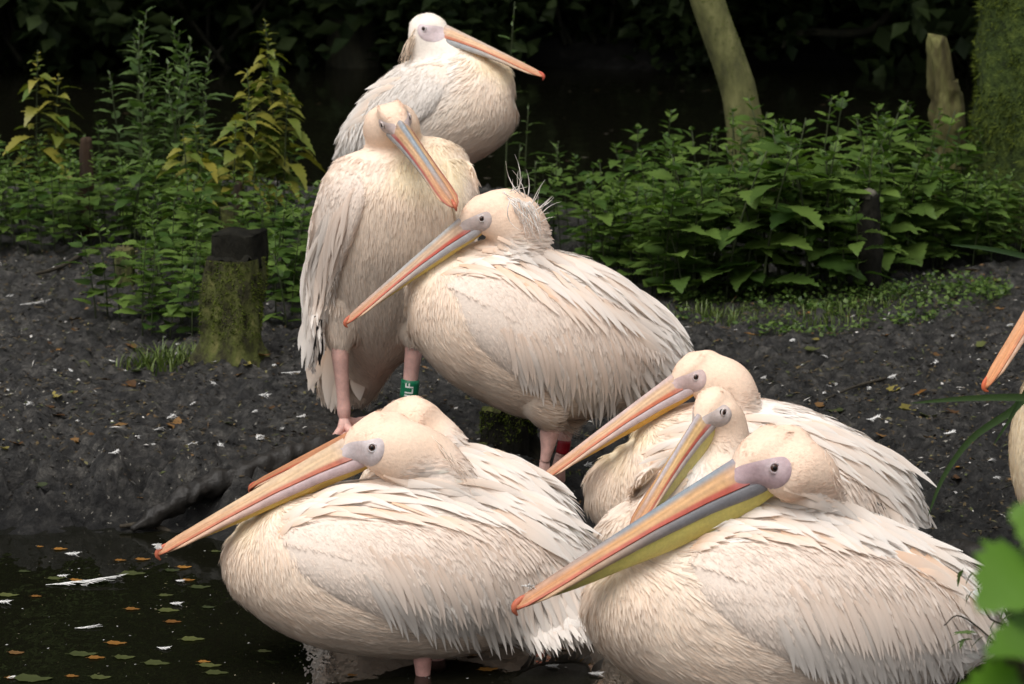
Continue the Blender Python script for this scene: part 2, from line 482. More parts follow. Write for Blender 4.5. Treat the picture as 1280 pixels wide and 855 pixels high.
NET = {'green': [leaf_mesh('nettle_leaf', M['nettle'], length=l, width=w, droop=d, fold=f, seed=k)
                 for k, (l, w, d, f) in enumerate([(.085, .056, .16, .16), (.10, .064, .26, .12), (.075, .048, .10, .22), (.06, .038, .1, .3), (.095, .06, .36, .15)])],
       'yellow': [leaf_mesh('yellow_leaf', M['nettle_yellow'], length=l, width=w, droop=d, fold=f, seed=k + 9)
                  for k, (l, w, d, f) in enumerate([(.085, .05, .6, .25), (.10, .055, .85, .15), (.075, .045, .5, .3), (.05, .03, .3, .35), (.09, .05, .9, .2)])],
       'lance': [leaf_mesh('lance_leaf', M['lance'], length=l, width=w, droop=d, fold=f, seed=k + 19, teeth=4, petiole=.12)
                 for k, (l, w, d, f) in enumerate([(.085, .03, .25, .25), (.10, .034, .45, .2), (.075, .028, .15, .3), (.05, .02, .2, .35), (.09, .03, .5, .2)])]}

def make_plant(name, style, height, label, cat, group, seed, lean=.12, pitch=.05, big=1.0, start=.25):
    r = random.Random(seed)
    root = thing(name, (0, 0, 0), label, cat, group)
    az = r.uniform(0, 6.28); n = 7
    pts = [np.array([math.cos(az) * lean * height * (i / (n - 1)) ** 1.7, math.sin(az) * lean * height * (i / (n - 1)) ** 1.7, height * i / (n - 1) - (.02 if i == 0 else 0)]) for i in range(n)]
    V, F = tube(pts, np.linspace(.0042, .0016, n), 6)
    new_obj('stem', mesh('stem', V, F, M['stem']), root)
    k = 0; h = start * height
    while h <= height:
        t = h / height; i = min(n - 2, int(t * (n - 1))); f = t * (n - 1) - i
        p = pts[i] * (1 - f) + pts[i + 1] * f
        top = t > .86
        sc = big * (r.uniform(.85, 1.15)) * (1.0 if t < .7 else 1.0 - .75 * (t - .7) / .3)
        nleaf = 2 if style != 'lance' else 1
        for q in range(nleaf):
            a = az + k * (math.pi / 2 if style != 'lance' else 2.4) + q * math.pi + r.uniform(-.35, .35)
            el = r.uniform(-.02, .38) + (.45 if top else 0) + (.3 if style == 'lance' else 0)
            d = np.array([math.cos(a) * math.cos(el), math.sin(a) * math.cos(el), math.sin(el)])
            o = new_obj('leaf', NET[style][3 if top and r.random() < .6 else r.randrange(5)], root)
            o.matrix_local = mat4(frame(d, roll=r.uniform(-.35, .35)), p, sc)
        k += 1; h += pitch * r.uniform(.75, 1.2) * (1.0 if t < .75 else .55)
    return root

CH = {}
def copy_thing(root, loc, rz, s, label=None, group=None):
    if root.name not in CH: CH[root.name] = list(root.children)
    c = root.copy(); COL.objects.link(c)
    c.location = loc; c.rotation_euler = (0, 0, rz); c.scale = (s, s, s)
    if label: c['label'] = label
    if group: c['group'] = group
    for ch in CH[root.name]:
        d = ch.copy(); COL.objects.link(d); d.parent = c
    return c

GR, GL = 'nettles of the bed under the leaning trunk', 'nettles of the bed around the rotten posts'
protos = [make_plant('nettle_plant', 'green', h, 'x', 'nettle', GR, 100 + k, lean=ln, big=b, start=s0)
          for k, (h, ln, b, s0) in enumerate([(.50, .10, 1.25, .2), (.46, .2, 1.4, .15), (.55, .15, 1.15, .2), (.40, .25, 1.35, .12), (.52, .08, 1.1, .2), (.44, .18, 1.45, .15)])]
CH = {}
used = set()
def plant(k, x, y, h, label, group, rz=None, lean=0):
    p = protos[k]; s = h / [.50, .46, .55, .40, .52, .44][k]
    s = max(.6, min(1.3, s * random.uniform(.92, 1.1)))
    rz = random.uniform(0, 6.28) if rz is None else rz
    loc = (x, y, GZ(x, y) - .005)
    if k in used: return copy_thing(p, loc, rz, s, label, group)
    used.add(k); CH[p.name] = list(p.children)
    p.location = loc; p.rotation_euler = (0, 0, rz); p.scale = (s, s, s); p['label'] = label; p['group'] = group
    return p

# outline of the plant tops against the pond, and of the foot of each bed (photo pixels)
R_TOP = [(640, 250), (690, 215), (720, 205), (760, 175), (810, 140), (840, 140), (880, 140), (920, 120), (960, 100), (1000, 92), (1050, 95), (1090, 115), (1140, 140), (1200, 150), (1240, 185), (1290, 215), (1340, 230)]
R_FOOT = [(640, 305), (700, 338), (760, 362), (830, 385), (900, 386), (960, 382), (1040, 374), (1090, 360), (1130, 342), (1200, 336), (1290, 330), (1340, 322)]
L_TOP = [(-60, 150), (0, 150), (60, 145), (130, 148), (200, 158), (260, 175), (330, 180), (380, 195), (420, 205), (470, 230)]
L_FOOT = [(-60, 328), (0, 330), (80, 322), (140, 312), (190, 332), (240, 352), (300, 372), (360, 385), (420, 372), (470, 350)]
def interp(poly, u): return float(np.interp(u, [p[0] for p in poly], [p[1] for p in poly]))

def bed(top, foot, u0, u1, n, back_y, labels, group, seed):
    r = random.Random(seed)
    for i in range(n):
        u = u0 + (u1 - u0) * ((i + r.random()) / n)
        f = GP(u, interp(foot, u))
        q = r.random() ** 1.15
        if i % 4 == 0: q = r.uniform(0, .12)
        y = f[1] + .10 + q * (back_y - f[1])
        x = f[0] / f[1] * y
        g = GZ(x, y)
        vt = interp(top, u) + (1 - q) * 95 * r.uniform(.5, 1.1) + r.uniform(-6, 22)
        zt = PY(u, vt, y)[2]
        h = zt - g
        if h < .16: continue
        h = min(h, .62)
        lab = labels[0] if q < .25 else (labels[1] if q < .62 else labels[2])
        plant(r.randrange(6), x, y, h, lab, group)

bed(R_TOP, R_FOOT, 648, 1330, 128, 11.15,
    ['dark green nettle at the weedy front of the bed below the leaning trunk',
     'dark green nettle in the thick middle of the bed below the leaning trunk',
     'nettle at the back of the bed below the leaning trunk, tip against black pond'], GR, 5)
bed(L_TOP, L_FOOT, -50, 465, 122, 11.3,
    ['nettle at the muddy front edge of the bed round the square cut stump',
     'dark green nettle in the middle of the bed round the brown rotten post',
     'nettle at the back of the bed round the brown post, against the pond'], GL, 6)
bed(R_TOP, [(u, v + 4) for u, v in R_FOOT], 1085, 1330, 46, 10.6, ['dark green nettle at the foot of the thick mossy trunk'] * 3, 'nettles at the foot of the mossy trunk', 15)
bed([(u, v + 25) for u, v in R_TOP], R_FOOT, 640, 900, 44, 10.5, ['nettle at the pond end of the bed below the leaning trunk'] * 3, 'nettles at the pond end of the right bed', 16)
for i, (u, v, h) in enumerate([(1050, 376, .3), (1072, 372, .32), (1035, 366, .34), (1105, 362, .3)]):
    p = GP(u, v); plant(i, p[0], p[1], h, 'nettle growing against the dark post with the pale worn top', 'nettles against the dark post')
# nettles round the square stump, low and bright
for i, (u, v, h) in enumerate([(150, 400, .13), (185, 405, .2), (205, 385, .24), (225, 400, .2), (178, 392, .2), (240, 375, .3), (135, 415, .12), (345, 400, .25), (365, 395, .24), (352, 380, .3), (215, 365, .28), (120, 402, .22), (195, 362, .3), (235, 355, .34), (250, 398, .26), (212, 412, .2), (240, 420, .2), (190, 425, .2), (340, 372, .34), (372, 372, .34), (385, 388, .28), (358, 412, .2), (178, 412, .22), (228, 388, .3), (200, 398, .26)]):
    p = GP(u, v)
    plant(i % 6, p[0], p[1], max(h, .22), 'low young nettle growing on the mud against the square cut stump', 'young nettles against the square stump')

# taller plants standing out of the beds
def tall(style, u, vtop, y, name, label, cat, seed, big=1.0, pitch=.045, lean=.1, start=.3):
    x = PY(u, vtop, y)[0]; g = GZ(x, y); h = PY(u, vtop, y)[2] - g
    p = make_plant(name, style, h, label, cat, None, seed, lean=lean, pitch=pitch, big=big, start=start)
    p.location = (x, y, g - .005)
    return p
YG = 'yellowing nettles above the bed round the brown post'
for k, (u, vt, y, l) in enumerate([(345, 22, 10.6, 'tallest yellowing nettle with drooping leaves above the bed round the brown post'), (318, 85, 10.5, None), (330, 62, 10.7, None), (300, 120, 10.4, None), (352, 110, 10.5, None), (290, 150, 10.3, None), (236, 165, 10.2, None), (250, 150, 10.3, None),
                              (40, 62, 10.8, 'yellow green nettle with drooping leaves, alone above the bed by the far undergrowth'), (62, 92, 10.8, None)]):
    p = tall('yellow', u, vt, y, 'yellowing_nettle', l or 'yellowing nettle with drooping leaves above the bed round the brown post', 'nettle', 300 + k, 1.1, .034, .06, .3)
    if not l: p['group'] = YG
for k, (u, vt, y) in enumerate([(160, 10, 11.0), (180, 55, 10.9), (170, 30, 10.8), (190, 45, 10.9), (205, 35, 11.0), (222, 48, 10.7), (240, 60, 10.8), (172, 95, 10.6), (210, 100, 10.6), (245, 120, 10.5), (150, 90, 10.9), (237, 18, 11.0), (215, 60, 10.8), (200, 80, 10.8), (255, 85, 10.9), (190, 110, 10.7), (228, 110, 10.6)]):
    p = tall('lance', u, vt, y, 'willowherb', 'thin upright sapling stem with narrow pale leaves above the nettle bed', 'plant', 330 + k, 1.15, .026, .1, .25)
    p['group'] = 'narrow leaved stems above the left nettle bed'
for k, (u, vt, y, l) in enumerate([(632, 0, 11.6, 'lone thin stem with sparse narrow leaves against the black pond'), (655, 128, 11.0, None), (645, 178, 10.6, None), (692, 175, 10.6, None), (668, 200, 10.5, None)]):
    p = tall('lance', u, vt, y, 'pond_sapling', l or 'short leafy stem at the pond end of the right nettle bed', 'plant', 350 + k, .9, .06 if l else .04, .06, .3)
    if not l: p['group'] = 'short leafy stems at the pond end of the bed'

# ------------------------------------------------------------------ trees, stumps, posts
def rough_trunk(pts, rad, seg=28, n=40, amp=.10, seed=0, freq=9, flute=0, square=0):
    """Trunk as a tube with uneven, ridged bark relief."""
    V, F = tube(pts, rad, seg, n=n)
    q = catmull(np.column_stack([np.asarray(pts, float), np.asarray(rad, float)]), n)
    C = np.vstack([np.repeat(q[:, :3], seg, 0), q[:1, :3], q[-1:, :3]]); R = np.concatenate([np.repeat(q[:, 3], seg), q[:1, 3], q[-1:, 3]])
    d = V - C
    k = np.array([mnoise.fractal(Vector((p[0] * freq, p[1] * freq, p[2] * freq * .45 + seed * 3.3)), 1, 2, 4) for p in V])
    k2 = np.array([mnoise.noise(Vector((p[0] * freq * 3.5, p[1] * freq * 3.5, p[2] * freq * .9 + seed))) for p in V])
    g = 1 + amp * k + amp * .6 * k2
    if flute or square:
        th = np.arctan2(d[:, 1], d[:, 0])
        g = g + flute * (np.sin(th * 5 + seed + V[:, 2] * 6) * .6 + np.sin(th * 9 + seed * 2 - V[:, 2] * 9) * .4)
        if square: g = g * (1 + square * ((np.abs(np.cos(th + .3)) ** 5 + np.abs(np.sin(th + .3)) ** 5) ** (-.2) - 1.06))
    V = C + d * g[:, None]
    return V, F

def leaf_cloud(n, ctr, rad, size, seed, clumps=40, flat=.8):
    """Crown: leaf-sized faces gathered in clumps, leaving gaps between them."""
    r = np.random.default_rng(seed)
    cc = unit(r.normal(size=(clumps, 3))) * (r.random((clumps, 1)) ** .4) * rad + ctr
    w = r.random(clumps) * .6 + .4
    idx = r.choice(clumps, n, p=w / w.sum())
    P = cc[idx] + r.normal(size=(n, 3)) * np.asarray(rad) * .13
    d = unit(r.normal(size=(n, 3)) * [1, 1, .6] + [0, 0, -.25]); up = unit(r.normal(size=(n, 3)) * .6 + [0, 0, 1])
    y = unit(np.cross(up, d)); z = np.cross(d, y)
    L = size * (r.random((n, 1)) * .6 + .7); Wd = L * .32
    V = np.stack([P, P + d * L * .5 + y * Wd + z * L * .08, P + d * L - z * L * .15, P + d * L * .5 - y * Wd + z * L * .08], 1).reshape(-1, 3)
    b = np.arange(n)[:, None] * 4
    col = np.repeat(r.random((n, 1)), 4, 0) * np.ones((1, 3))
    return V, [np.hstack([b, b + 1, b + 2]), np.hstack([b, b + 2, b + 3])], col

cV, cF, cC = leaf_cloud(9000, np.zeros(3), np.array([3.0, 3.0, 2.2]), .34, 1, 60)
CROWN = mesh('crown', cV, cF, M['canopy_leaf'], cols=cC)
cV, cF, cC = leaf_cloud(9000, np.zeros(3), np.array([2.6, 2.6, 3.4]), .36, 2, 55)
CROWN2 = mesh('crown', cV, cF, M['canopy_leaf'], cols=cC)

def limbs(top, n, reach, r0, seed):
    r = random.Random(seed); out = []
    for i in range(n):
        a = i * 6.28 / n + r.uniform(-.4, .4); rr = reach * r.uniform(.7, 1.1)
        p0 = np.asarray(top) - [0, 0, r.uniform(0, .8)]
        p2 = p0 + [math.cos(a) * rr, math.sin(a) * rr, rr * r.uniform(.6, 1.1)]
        out.append(tube([p0, (p0 + p2) / 2 + [0, 0, .12 * rr], p2], [r0, r0 * .6, r0 * .2], 8, n=7))
    return out

def tree(name, pts, rad, mat, label, crowns, seed, amp=.1, freq=9, cat='tree', group=None, seg=28, n=40, mossy=None):
    base = np.array(pts[0], float)
    root = thing(name, base, label, cat, group)
    tr = part('trunk', *rough_trunk(pts, rad, seg, n, amp, seed, freq), mat, root, base)
    if mossy:
        Vm, Fm, Cm = fuzz(*rough_trunk(pts, rad, seg, n, amp, seed, freq), mossy[0], mossy[1], mossy[2], seed, lambda c: (c[:, 2] < 1.7) * (.15 + (fbm(c[:, 0] * 2 + c[:, 1], c[:, 2], 5, 3, seed) > -.05)))
        part('moss', Vm, Fm, M['moss_tuft'], root, base, cols=Cm, kind='stuff')
    top = np.array(pts[-1])
    part('limbs', *join(limbs(top, 5, 1.8, rad[-1] * .6, seed)), mat, root, base)
    for (c, s, m) in crowns:
        o = new_obj('crown', m, root); o.location = Vector(np.asarray(c) - base); o.scale = (s, s, s); o.rotation_euler = (0, 0, seed * 1.7 + c[0])
    return root

def fuzz(V, F, n, ln, wd, seed, keep=None):
    """Short hanging tufts of moss over a surface."""
    r = np.random.default_rng(seed)
    T = np.vstack([f if f.shape[1] == 3 else np.vstack([f[:, [0, 1, 2]], f[:, [0, 2, 3]]]) for f in F])
    A, B, C_ = V[T[:, 0]], V[T[:, 1]], V[T[:, 2]]; nr = np.cross(B - A, C_ - A); ar = np.linalg.norm(nr, axis=1); nr = unit(nr)
    if keep is not None: ar = ar * keep((A + B + C_) / 3)
    i = r.choice(len(T), n, p=ar / ar.sum()); a, b = r.random((2, n)); sw = a + b > 1; a[sw], b[sw] = 1 - a[sw], 1 - b[sw]
    P = A[i] + (B - A)[i] * a[:, None] + (C_ - A)[i] * b[:, None]; ctr = V.mean(0); nn = nr[i] * np.sign(((P - ctr) * nr[i])[:, :2].sum(1))[:, None]
    d = unit(nn * .7 + r.normal(size=(n, 3)) * .5 + [0, 0, -.35]); sd = unit(np.cross(d, r.normal(size=(n, 3)))); L = ln * (.5 + r.random((n, 1))); W = wd * (.6 + .8 * r.random((n, 1)))
    Vv = np.stack([P - sd * W, P + sd * W, P + d * L], 1).reshape(-1, 3); k = np.arange(n)[:, None] * 3
    return Vv, [np.hstack([k, k + 1, k + 2])], np.repeat(r.random((n, 1)), 3, 0) * np.ones((1, 3))

# leaning pale trunk behind the right nettle bed
yl = 11.25
p1, p0 = PY(884, 0, yl), PY(926, 128, yl)
g = np.array([PY(945, 200, yl)[0], yl, GZ(PY(945, 200, yl)[0], yl) - .05])
dirv = unit(p1 - p0)
tree('leaning_tree', [g, p0, p1, p1 + dirv * 1.2, p1 + dirv * 3 + [0, .2, .4], p1 + dirv * 4.2 + [0, .5, 1.2]], [.085, .070, .066, .06, .05, .04], M['bark'],
     'slim leaning tree with smooth pale greenish bark rising from the nettles', [(p1 + dirv * 4.4 + [0, 3.6, 3.6], .8, CROWN)], 3, amp=.07, freq=14, mossy=(2500, .006, .002))
# thick mossy trunk at the right
ym = 10.9
sx = lambda u, v: PY(u, v, ym)
bx = sx(1286, 150)[0]
tree('mossy_tree', [np.array([bx + .05, ym, GZ(bx, ym) - .06]), np.array([bx + .035, ym, .32]), np.array([bx + .03, ym, .75]), np.array([bx + .04, ym, 1.4]), np.array([bx + .1, ym + .1, 3.0]), np.array([bx + .2, ym + .3, 4.6])],
     [.33, .25, .235, .205, .17, .12], M['moss'], 'thick tree trunk wrapped in deep green moss behind the nettles', [(np.array([bx + 1.6, ym + 4.2, 8.0]), .85, CROWN2)], 5, amp=.16, freq=7, mossy=(14000, .022, .003))
# broken snag between them
ysn = 11.3
a, b2 = PY(1184, 150, ysn), PY(1175, 64, ysn)
gb = np.array([a[0], ysn, GZ(a[0], ysn) - .05])
V, F = rough_trunk([gb, a, (a + b2) / 2, b2], [.085, .066, .060, .048], 34, 40, .30, 8, 18, flute=.12)
hi = V[:, 2] > b2[2] - .10
V[hi, 2] += np.clip((a[0] - V[hi, 0]) * 1.3, -.09, .05) + .03 * np.sin(V[hi, 0] * 90)
single('broken_snag', V, F, M['dead_wood'], gb, 'broken dead snag with jagged top beside the thick mossy trunk', 'snag')

# far bank: trees, undergrowth hanging over the water
sV, sF, sC = leaf_cloud(2600, np.array([0, 0, .8]), np.array([1.3, .8, .95]), .17, 3, 46)
SHRUB = [mesh('foliage', sV, sF, M['far_leaf'], cols=sC)]
sV, sF, sC = leaf_cloud(2600, np.array([0, 0, 1.0]), np.array([1.1, .8, 1.2]), .14, 4, 40)
SHRUB.append(mesh('foliage', sV, sF, M['far_leaf'], cols=sC))
rr = random.Random(3)
for i in range(26):
    x = -6.6 + i * .53 + rr.uniform(-.2, .2); y = 19.2 + (i % 3) * .55 + rr.uniform(-.2, .2)
    base = np.array([x, y, max(GZ(x, y), 0) - .02])
    root = thing('far_shrub', base, 'dim dark shrub on the far bank hanging over the black pond', 'shrub', 'shrubs along the far bank')
    f = new_obj('foliage', SHRUB[i % 2], root); s = rr.uniform(.75, 1.25); f.scale = (s, s, s * rr.uniform(.8, 1.3)); f.rotation_euler = (0, 0, rr.uniform(0, 6))
    st = [tube([np.array([rr.uniform(-.2, .2), rr.uniform(-.1, .2), -.04]), np.array([rr.uniform(-.4, .4), 0, .6]), np.array([rr.uniform(-.7, .7), -.2, 1.3])], [.018, .012, .004], 6, n=6) for _ in range(5)]
    new_obj('stems', mesh('stems', *join(st), M['far_bark']), root)
FT = 'trees of the dark wood on the far bank'
for i in range(9):
    x = -12 + i * 3.0; base = np.array([x, 27.5 + (i % 2) * 1.5, .9])
    tree('far_tree', [base, base + [.05, 0, 2.6], base + [rr.uniform(-.3, .3), 0, 6]], [.3, .22, .12], M['far_bark'], 'dark trunked tree of the wood on the far bank',
         [(base + [0, 0, 2.2], 1.15, CROWN2), (base + [1.3, .3, 2.0], 1.1, CROWN), (base + [.3, 0, 7.4], 1.25, CROWN2)], 70 + i, group=FT, seg=12, n=12)
for i in range(15):
    x = -11 + i * 1.55 + rr.uniform(-.4, .4); y = 20.6 + (i % 4) * 1.3
    base = np.array([x, y, GZ(x, y) - .05])
    h = rr.uniform(4.5, 6); r0 = rr.uniform(.12, .2)
    t = tree('far_tree', [base, base + [.05, 0, h * .4], base + [rr.uniform(-.3, .3), 0, h]], [r0 * 1.3, r0, r0 * .5], M['far_bark'], 'dark trunked tree of the wood on the far bank', 
             [(base + [0, -.8, 2.9], .9, CROWN), (base + [.3, -.3, h + 1.6], 1.0, CROWN2)], 20 + i, group=FT, seg=14, n=14)
base = np.array([PY(441, 92, 19.3)[0], 19.3, .05])
t = tree('far_tree', [base - [0, 0, .1], base + [0, 0, .6], base + [-.02, 0, 2.0], base + [.1, .2, 5]], [.19, .135, .125, .08], M['far_bark'], 'mossy trunk rising alone at the water edge of the far bank', [(base + [0, .5, 6.5], .9, CROWN2)], 41, amp=.08)
# fallen branch on the far bank
pb = [PY(u, v, 18.9) for u, v in [(978, 60), (985, 48), (1010, 40), (1050, 42), (1085, 38), (1105, 25), (1118, 5)]]
single('fallen_branch', *tube(pb, [.012, .02, .024, .028, .03, .03, .028], 10, n=26), M['far_bark'], pb[0], 'curved fallen branch lying at the far water edge', 'branch')

# square cut stump on the left
def stump(name, u, vtop, vbot, wpx, mat, topmat, label, seed, flare=1.25, amp=.1, tilt=0., square=0, cat='stump', seg=40, mossn=0):
    f = GP(u, vbot); s = FPX / ((f - CAM) @ FWD)
    r = wpx / s / 2; base = np.array([f[0], f[1] + r * .8, 0]); base[2] = GZ(base[0], base[1]) - .03
    top = PY(u, vtop, base[1]); h = top[2]
    root = thing(name, base, label, cat)
    V, F = rough_trunk([base, [base[0], base[1], base[2] + (h - base[2]) * .25], [base[0], base[1], base[2] + (h - base[2]) * .7], [top[0], base[1], h]], [r * flare, r * 1.05, r, r * .97], seg, 26, amp, seed, 13, flute=.10, square=square)
    F = [F[0], F[1][:seg]]
    topz = V[-1, 2]
    ring = V[25 * seg:26 * seg].copy()
    V = V[:-1]
    part('trunk', V, F, mat, root, base)
    if mossn:
        Vm, Fm, Cm = fuzz(V, F, mossn, .008, .0022, seed, lambda c: np.clip((c[:, 2] - base[2] - .06) / .06, 0, 1) * (fbm(c[:, 0] * 2 + c[:, 1], c[:, 2], 9, 3, seed) > -.12))
        part('moss', Vm, Fm, M['moss_tuft'], root, base, cols=Cm, kind='stuff')
    c = ring.mean(0); inner = c + (ring - c) * .93
    ring2 = ring.copy()
    rel = np.random.default_rng(seed).normal(size=seg) * .006
    ring2[:, 2] += rel; inner[:, 2] += .006 + rel
    cc = np.vstack([ring2 - [0, 0, .002], inner, c + [0, 0, .004]])
    j = np.arange(seg); k = (j + 1) % seg
    part('cut_top', cc, [np.stack([j, k, seg + k, seg + j], -1), np.stack([seg + j, seg + k, np.full(seg, 2 * seg)], -1)], topmat, root, base)
    return root, base, r, h

st, sb, sr, sh = stump('cut_stump', 292, 322, 455, 70, M['stump_green'], M['stump_dark'], 'square cut tree stump covered in green moss, dark wet foot, on the mud', 2, 1.3, .18, square=.8, mossn=2600)
# upper back half of the same stump, left standing by the saw cut
V, F = rough_trunk([[sb[0] + .012, sb[1] + sr * .35, sh - .03], [sb[0] + .012, sb[1] + sr * .35, sh + .04], [sb[0] + .012, sb[1] + sr * .35, sh + .075]], [sr * .95, sr * .93, sr * .9], 30, 12, .14, 4, 14, flute=.06, square=.8)
V[:, 2] = np.minimum(V[:, 2], sh + .072 + .006 * np.sin(V[:, 0] * 60))
part('standing_slab', V, F, M['stump_dark'], st, sb)
stump('broken_stub', 155, 312, 357, 24, M['stump_green'], M['dead_wood'], 'small broken mossy stub standing on the mud near the nettle edge', 5, 1.2, .2)
def post(name, u, vtop, vbot, wpx, y, mat, label, seed, cap=None):
    top = PY(u, vtop, y); s = FPX / ((top - CAM) @ FWD); r = wpx / s / 2
    base = np.array([PY(u, vbot, y)[0], y, 0]); base[2] = GZ(base[0], y) - .04
    V, F = rough_trunk([base, (base + top) / 2, top], [r * 1.1, r, r * .85], 26, 30, .26, seed, 20, flute=.10)
    V[:, 2] = np.minimum(V[:, 2], top[2] + .3 * (V[:, 0] - top[0]) + .008 * np.sin(V[:, 0] * 150 + seed))
    root = thing(name, base, label, 'post')
    part('shaft', V, F, mat, root, base)
    if cap:
        V, F = rough_trunk([top - [0, 0, .012], top + [0, 0, .006], top + [0, 0, .016]], [r * .75, r * .7, r * .4], 14, 8, .2, seed, 30)
        part('cap', V, F, cap, root, base)
    return root
post('rotten_post', 107, 172, 250, 18, 10.35, M['post'], 'reddish brown rotten wooden post among the left nettles', 1)
post('mossy_post', 284, 258, 300, 20, 9.85, M['stump_green'], 'short mossy post in the nettles above the square cut stump', 3)
post('brown_post', 297, 228, 262, 12, 10.2, M['post'], 'thin brown broken post among the yellowing nettles', 4)
post('pond_post', 1086, 243, 350, 30, 9.55, M['stump_dark'], 'dark wooden post with pale worn top in front of the right nettles', 6, M['cut_wood'])

# mossy stump under the middle pelican, stump behind the front standing one
stump('low_stump', 640, 512, 582, 74, M['stump_dark'], M['stump_green'], 'low dark mossy stump behind the legs of the red banded pelican', 9, 1.6, .34, mossn=900)

# roots of the bank
def root_tube(name, px, rad, label, seed, cat='root', mat='root', dz=0.01):
    pts = []
    for (u, v) in px:
        p = GP(u, v); pts.append([p[0], p[1], GZ(p[0], p[1]) + dz])
    pts = np.array(pts)
    pts[:, 2] = np.convolve(np.pad(pts[:, 2], 1, mode='edge'), [.25, .5, .25], 'valid')
    V, F = rough_trunk(pts, rad, 16, 44, .12, seed, 22)
    return single(name, V, F, M[mat], pts[0], label, cat)
rp = np.array([PY(u, v, y) for u, v, y in [(470, 545, 7.10), (430, 553, 7.04), (385, 563, 6.99), (345, 577, 6.94), (300, 595, 6.90), (255, 610, 6.86), (225, 626, 6.83), (190, 648, 6.81), (165, 662, 6.79)]])
V, F = rough_trunk(rp, [.016, .022, .026, .028, .030, .030, .026, .018, .008], 24, 90, .38, 2, 24, flute=.10)
single('bank_root', V, F, M['root'], rp[0], 'thick dark wet root running along the muddy bank edge', 'root')
root_tube('thin_root', [(150, 664), (190, 661), (225, 658), (262, 652)], [.005, .007, .008, .005], 'thin grey stick lying at the water edge under the root', 3, 'stick', 'twig', .012)
root_tube('bank_log', [(1165, 690), (1195, 694), (1225, 700), (1262, 706), (1320, 712)], [.02, .03, .032, .03, .028], 'short dark wet log at the water edge by the right bank', 4, 'log')
root_tube('fallen_twig', [(30, 352), (75, 336), (120, 327), (160, 320), (200, 314)], [.005, .007, .007, .006, .003], 'long dark twig lying along the left nettle edge', 5, 'twig', 'twig')
root_tube('small_twig', [(1030, 505), (1070, 490), (1120, 470), (1150, 462)], [.003, .004, .004, .002], 'thin twig lying across the mud behind the pelicans', 6, 'twig', 'twig')

# ------------------------------------------------------------------ grass tufts and weeds
def tuft(base, n, h, spread, seed, mat, wid=.004, name='grass_tuft', label='', cat='grass', kind=None, group=None):
    r = np.random.default_rng(seed); parts = []; cols = []
    for i in range(n):
        a = r.random() * 6.28; ln = h * (.5 + .6 * r.random()); o = r.normal(size=2) * spread
        k = 5; t = np.linspace(0, 1, k); out = ln * (.25 + .5 * r.random())
        P = np.column_stack([o[0] + np.cos(a) * out * t ** 1.8, o[1] + np.sin(a) * out * t ** 1.8, ln * (t - .25 * t ** 3) - .01])
        w = wid * (1 - t) ** .7 + .0003; side = np.array([-np.sin(a), np.cos(a), 0])
        V = np.vstack([P + side * w[:, None], P - side * w[:, None]])
        F = np.array([[q, q + 1, k + q + 1, k + q] for q in range(k - 1)])
        parts.append((V, [F])); cols.append(np.full((2 * k, 3), r.random()))
    V, F = join(parts)
    if kind is None:
        o = new_obj(name, mesh(name, V, F, mat, cols=np.vstack(cols)), label=label, cat=cat, group=group)
    else:
        o = new_obj(name, mesh(name, V, F, mat, cols=np.vstack(cols)), kind=kind, label=label, cat=cat)
    o.location = base
    return o
for k, (u, v, n, h) in enumerate([(205, 462, 130, .11), (240, 455, 70, .09), (172, 458, 40, .07)]):
    p = GP(u, v); tuft(p, n, h, .035, 60 + k, M['grass'], .0028, label='bright green grass tuft on the mud at the foot of the square stump', group='grass tufts by the square stump')
for k, (u, v) in enumerate([(900, 395), (930, 388), (985, 400), (1060, 385), (870, 390), (950, 396), (1015, 390), (1100, 378), (1030, 402), (915, 404)]):
    p = GP(u, v); tuft(p, 60, .06, .05, 70 + k, M['grass'], .0022, label='short pale grass tuft among the low weeds before the right nettles', group='grass tufts among the weeds')
p = GP(690, 592); tuft(p, 60, .03, .03, 80, M['grass'], .002, label='tiny grass tuft on the mud by the red banded feet')

# low weeds in front of the right nettle bed: one mat nobody could count
r = np.random.default_rng(9); Vs, Fs, Cs, o = [], [], [], 0
n = 9500
uu = r.uniform(840, 1262, n); q = r.random(n)
vb = np.interp(uu, [840, 900, 980, 1060, 1150, 1230, 1262], [392, 402, 412, 408, 398, 382, 370]); vt_ = vb - np.interp(uu, [840, 950, 1100, 1262], [30, 48, 50, 26])
vv = vb + (vt_ - vb) * q
rays = FWD[None] + RGT[None] * ((uu - CU) / FPX)[:, None] + UPV[None] * ((CV - vv) / FPX)[:, None]
Pw = CAM + rays * ((.13 - CAMH) / rays[:, 2])[:, None]
keep = fbm(Pw[:, 0], Pw[:, 1], 7, 3, 77) + .10 > r.random(n) * .45 - .10
Pw = Pw[keep]; n = len(Pw)
Pw[:, 2] = ground_z(Pw[:, 0], Pw[:, 1]) + r.random(n) * .035 * (1 + fbm(Pw[:, 0], Pw[:, 1], 4, 2, 5)) + .004
d = unit(r.normal(size=(n, 3)) * [1, 1, .35] + [0, 0, .15]); y = unit(np.cross(np.tile([0, 0, 1.0], (n, 1)) + r.normal(size=(n, 3)) * .3, d)); zz = np.cross(d, y)
L = (.008 + .016 * r.random((n, 1)) ** 1.5); Wd = L * .38
V = np.stack([Pw, Pw + d * L * .45 + y * Wd, Pw + d * L + zz * L * .1, Pw + d * L * .45 - y * Wd], 1).reshape(-1, 3)
bI = np.arange(n)[:, None] * 4
base = np.array([PZ(1050, 390, .13)[0], PZ(1050, 390, .13)[1], .12])
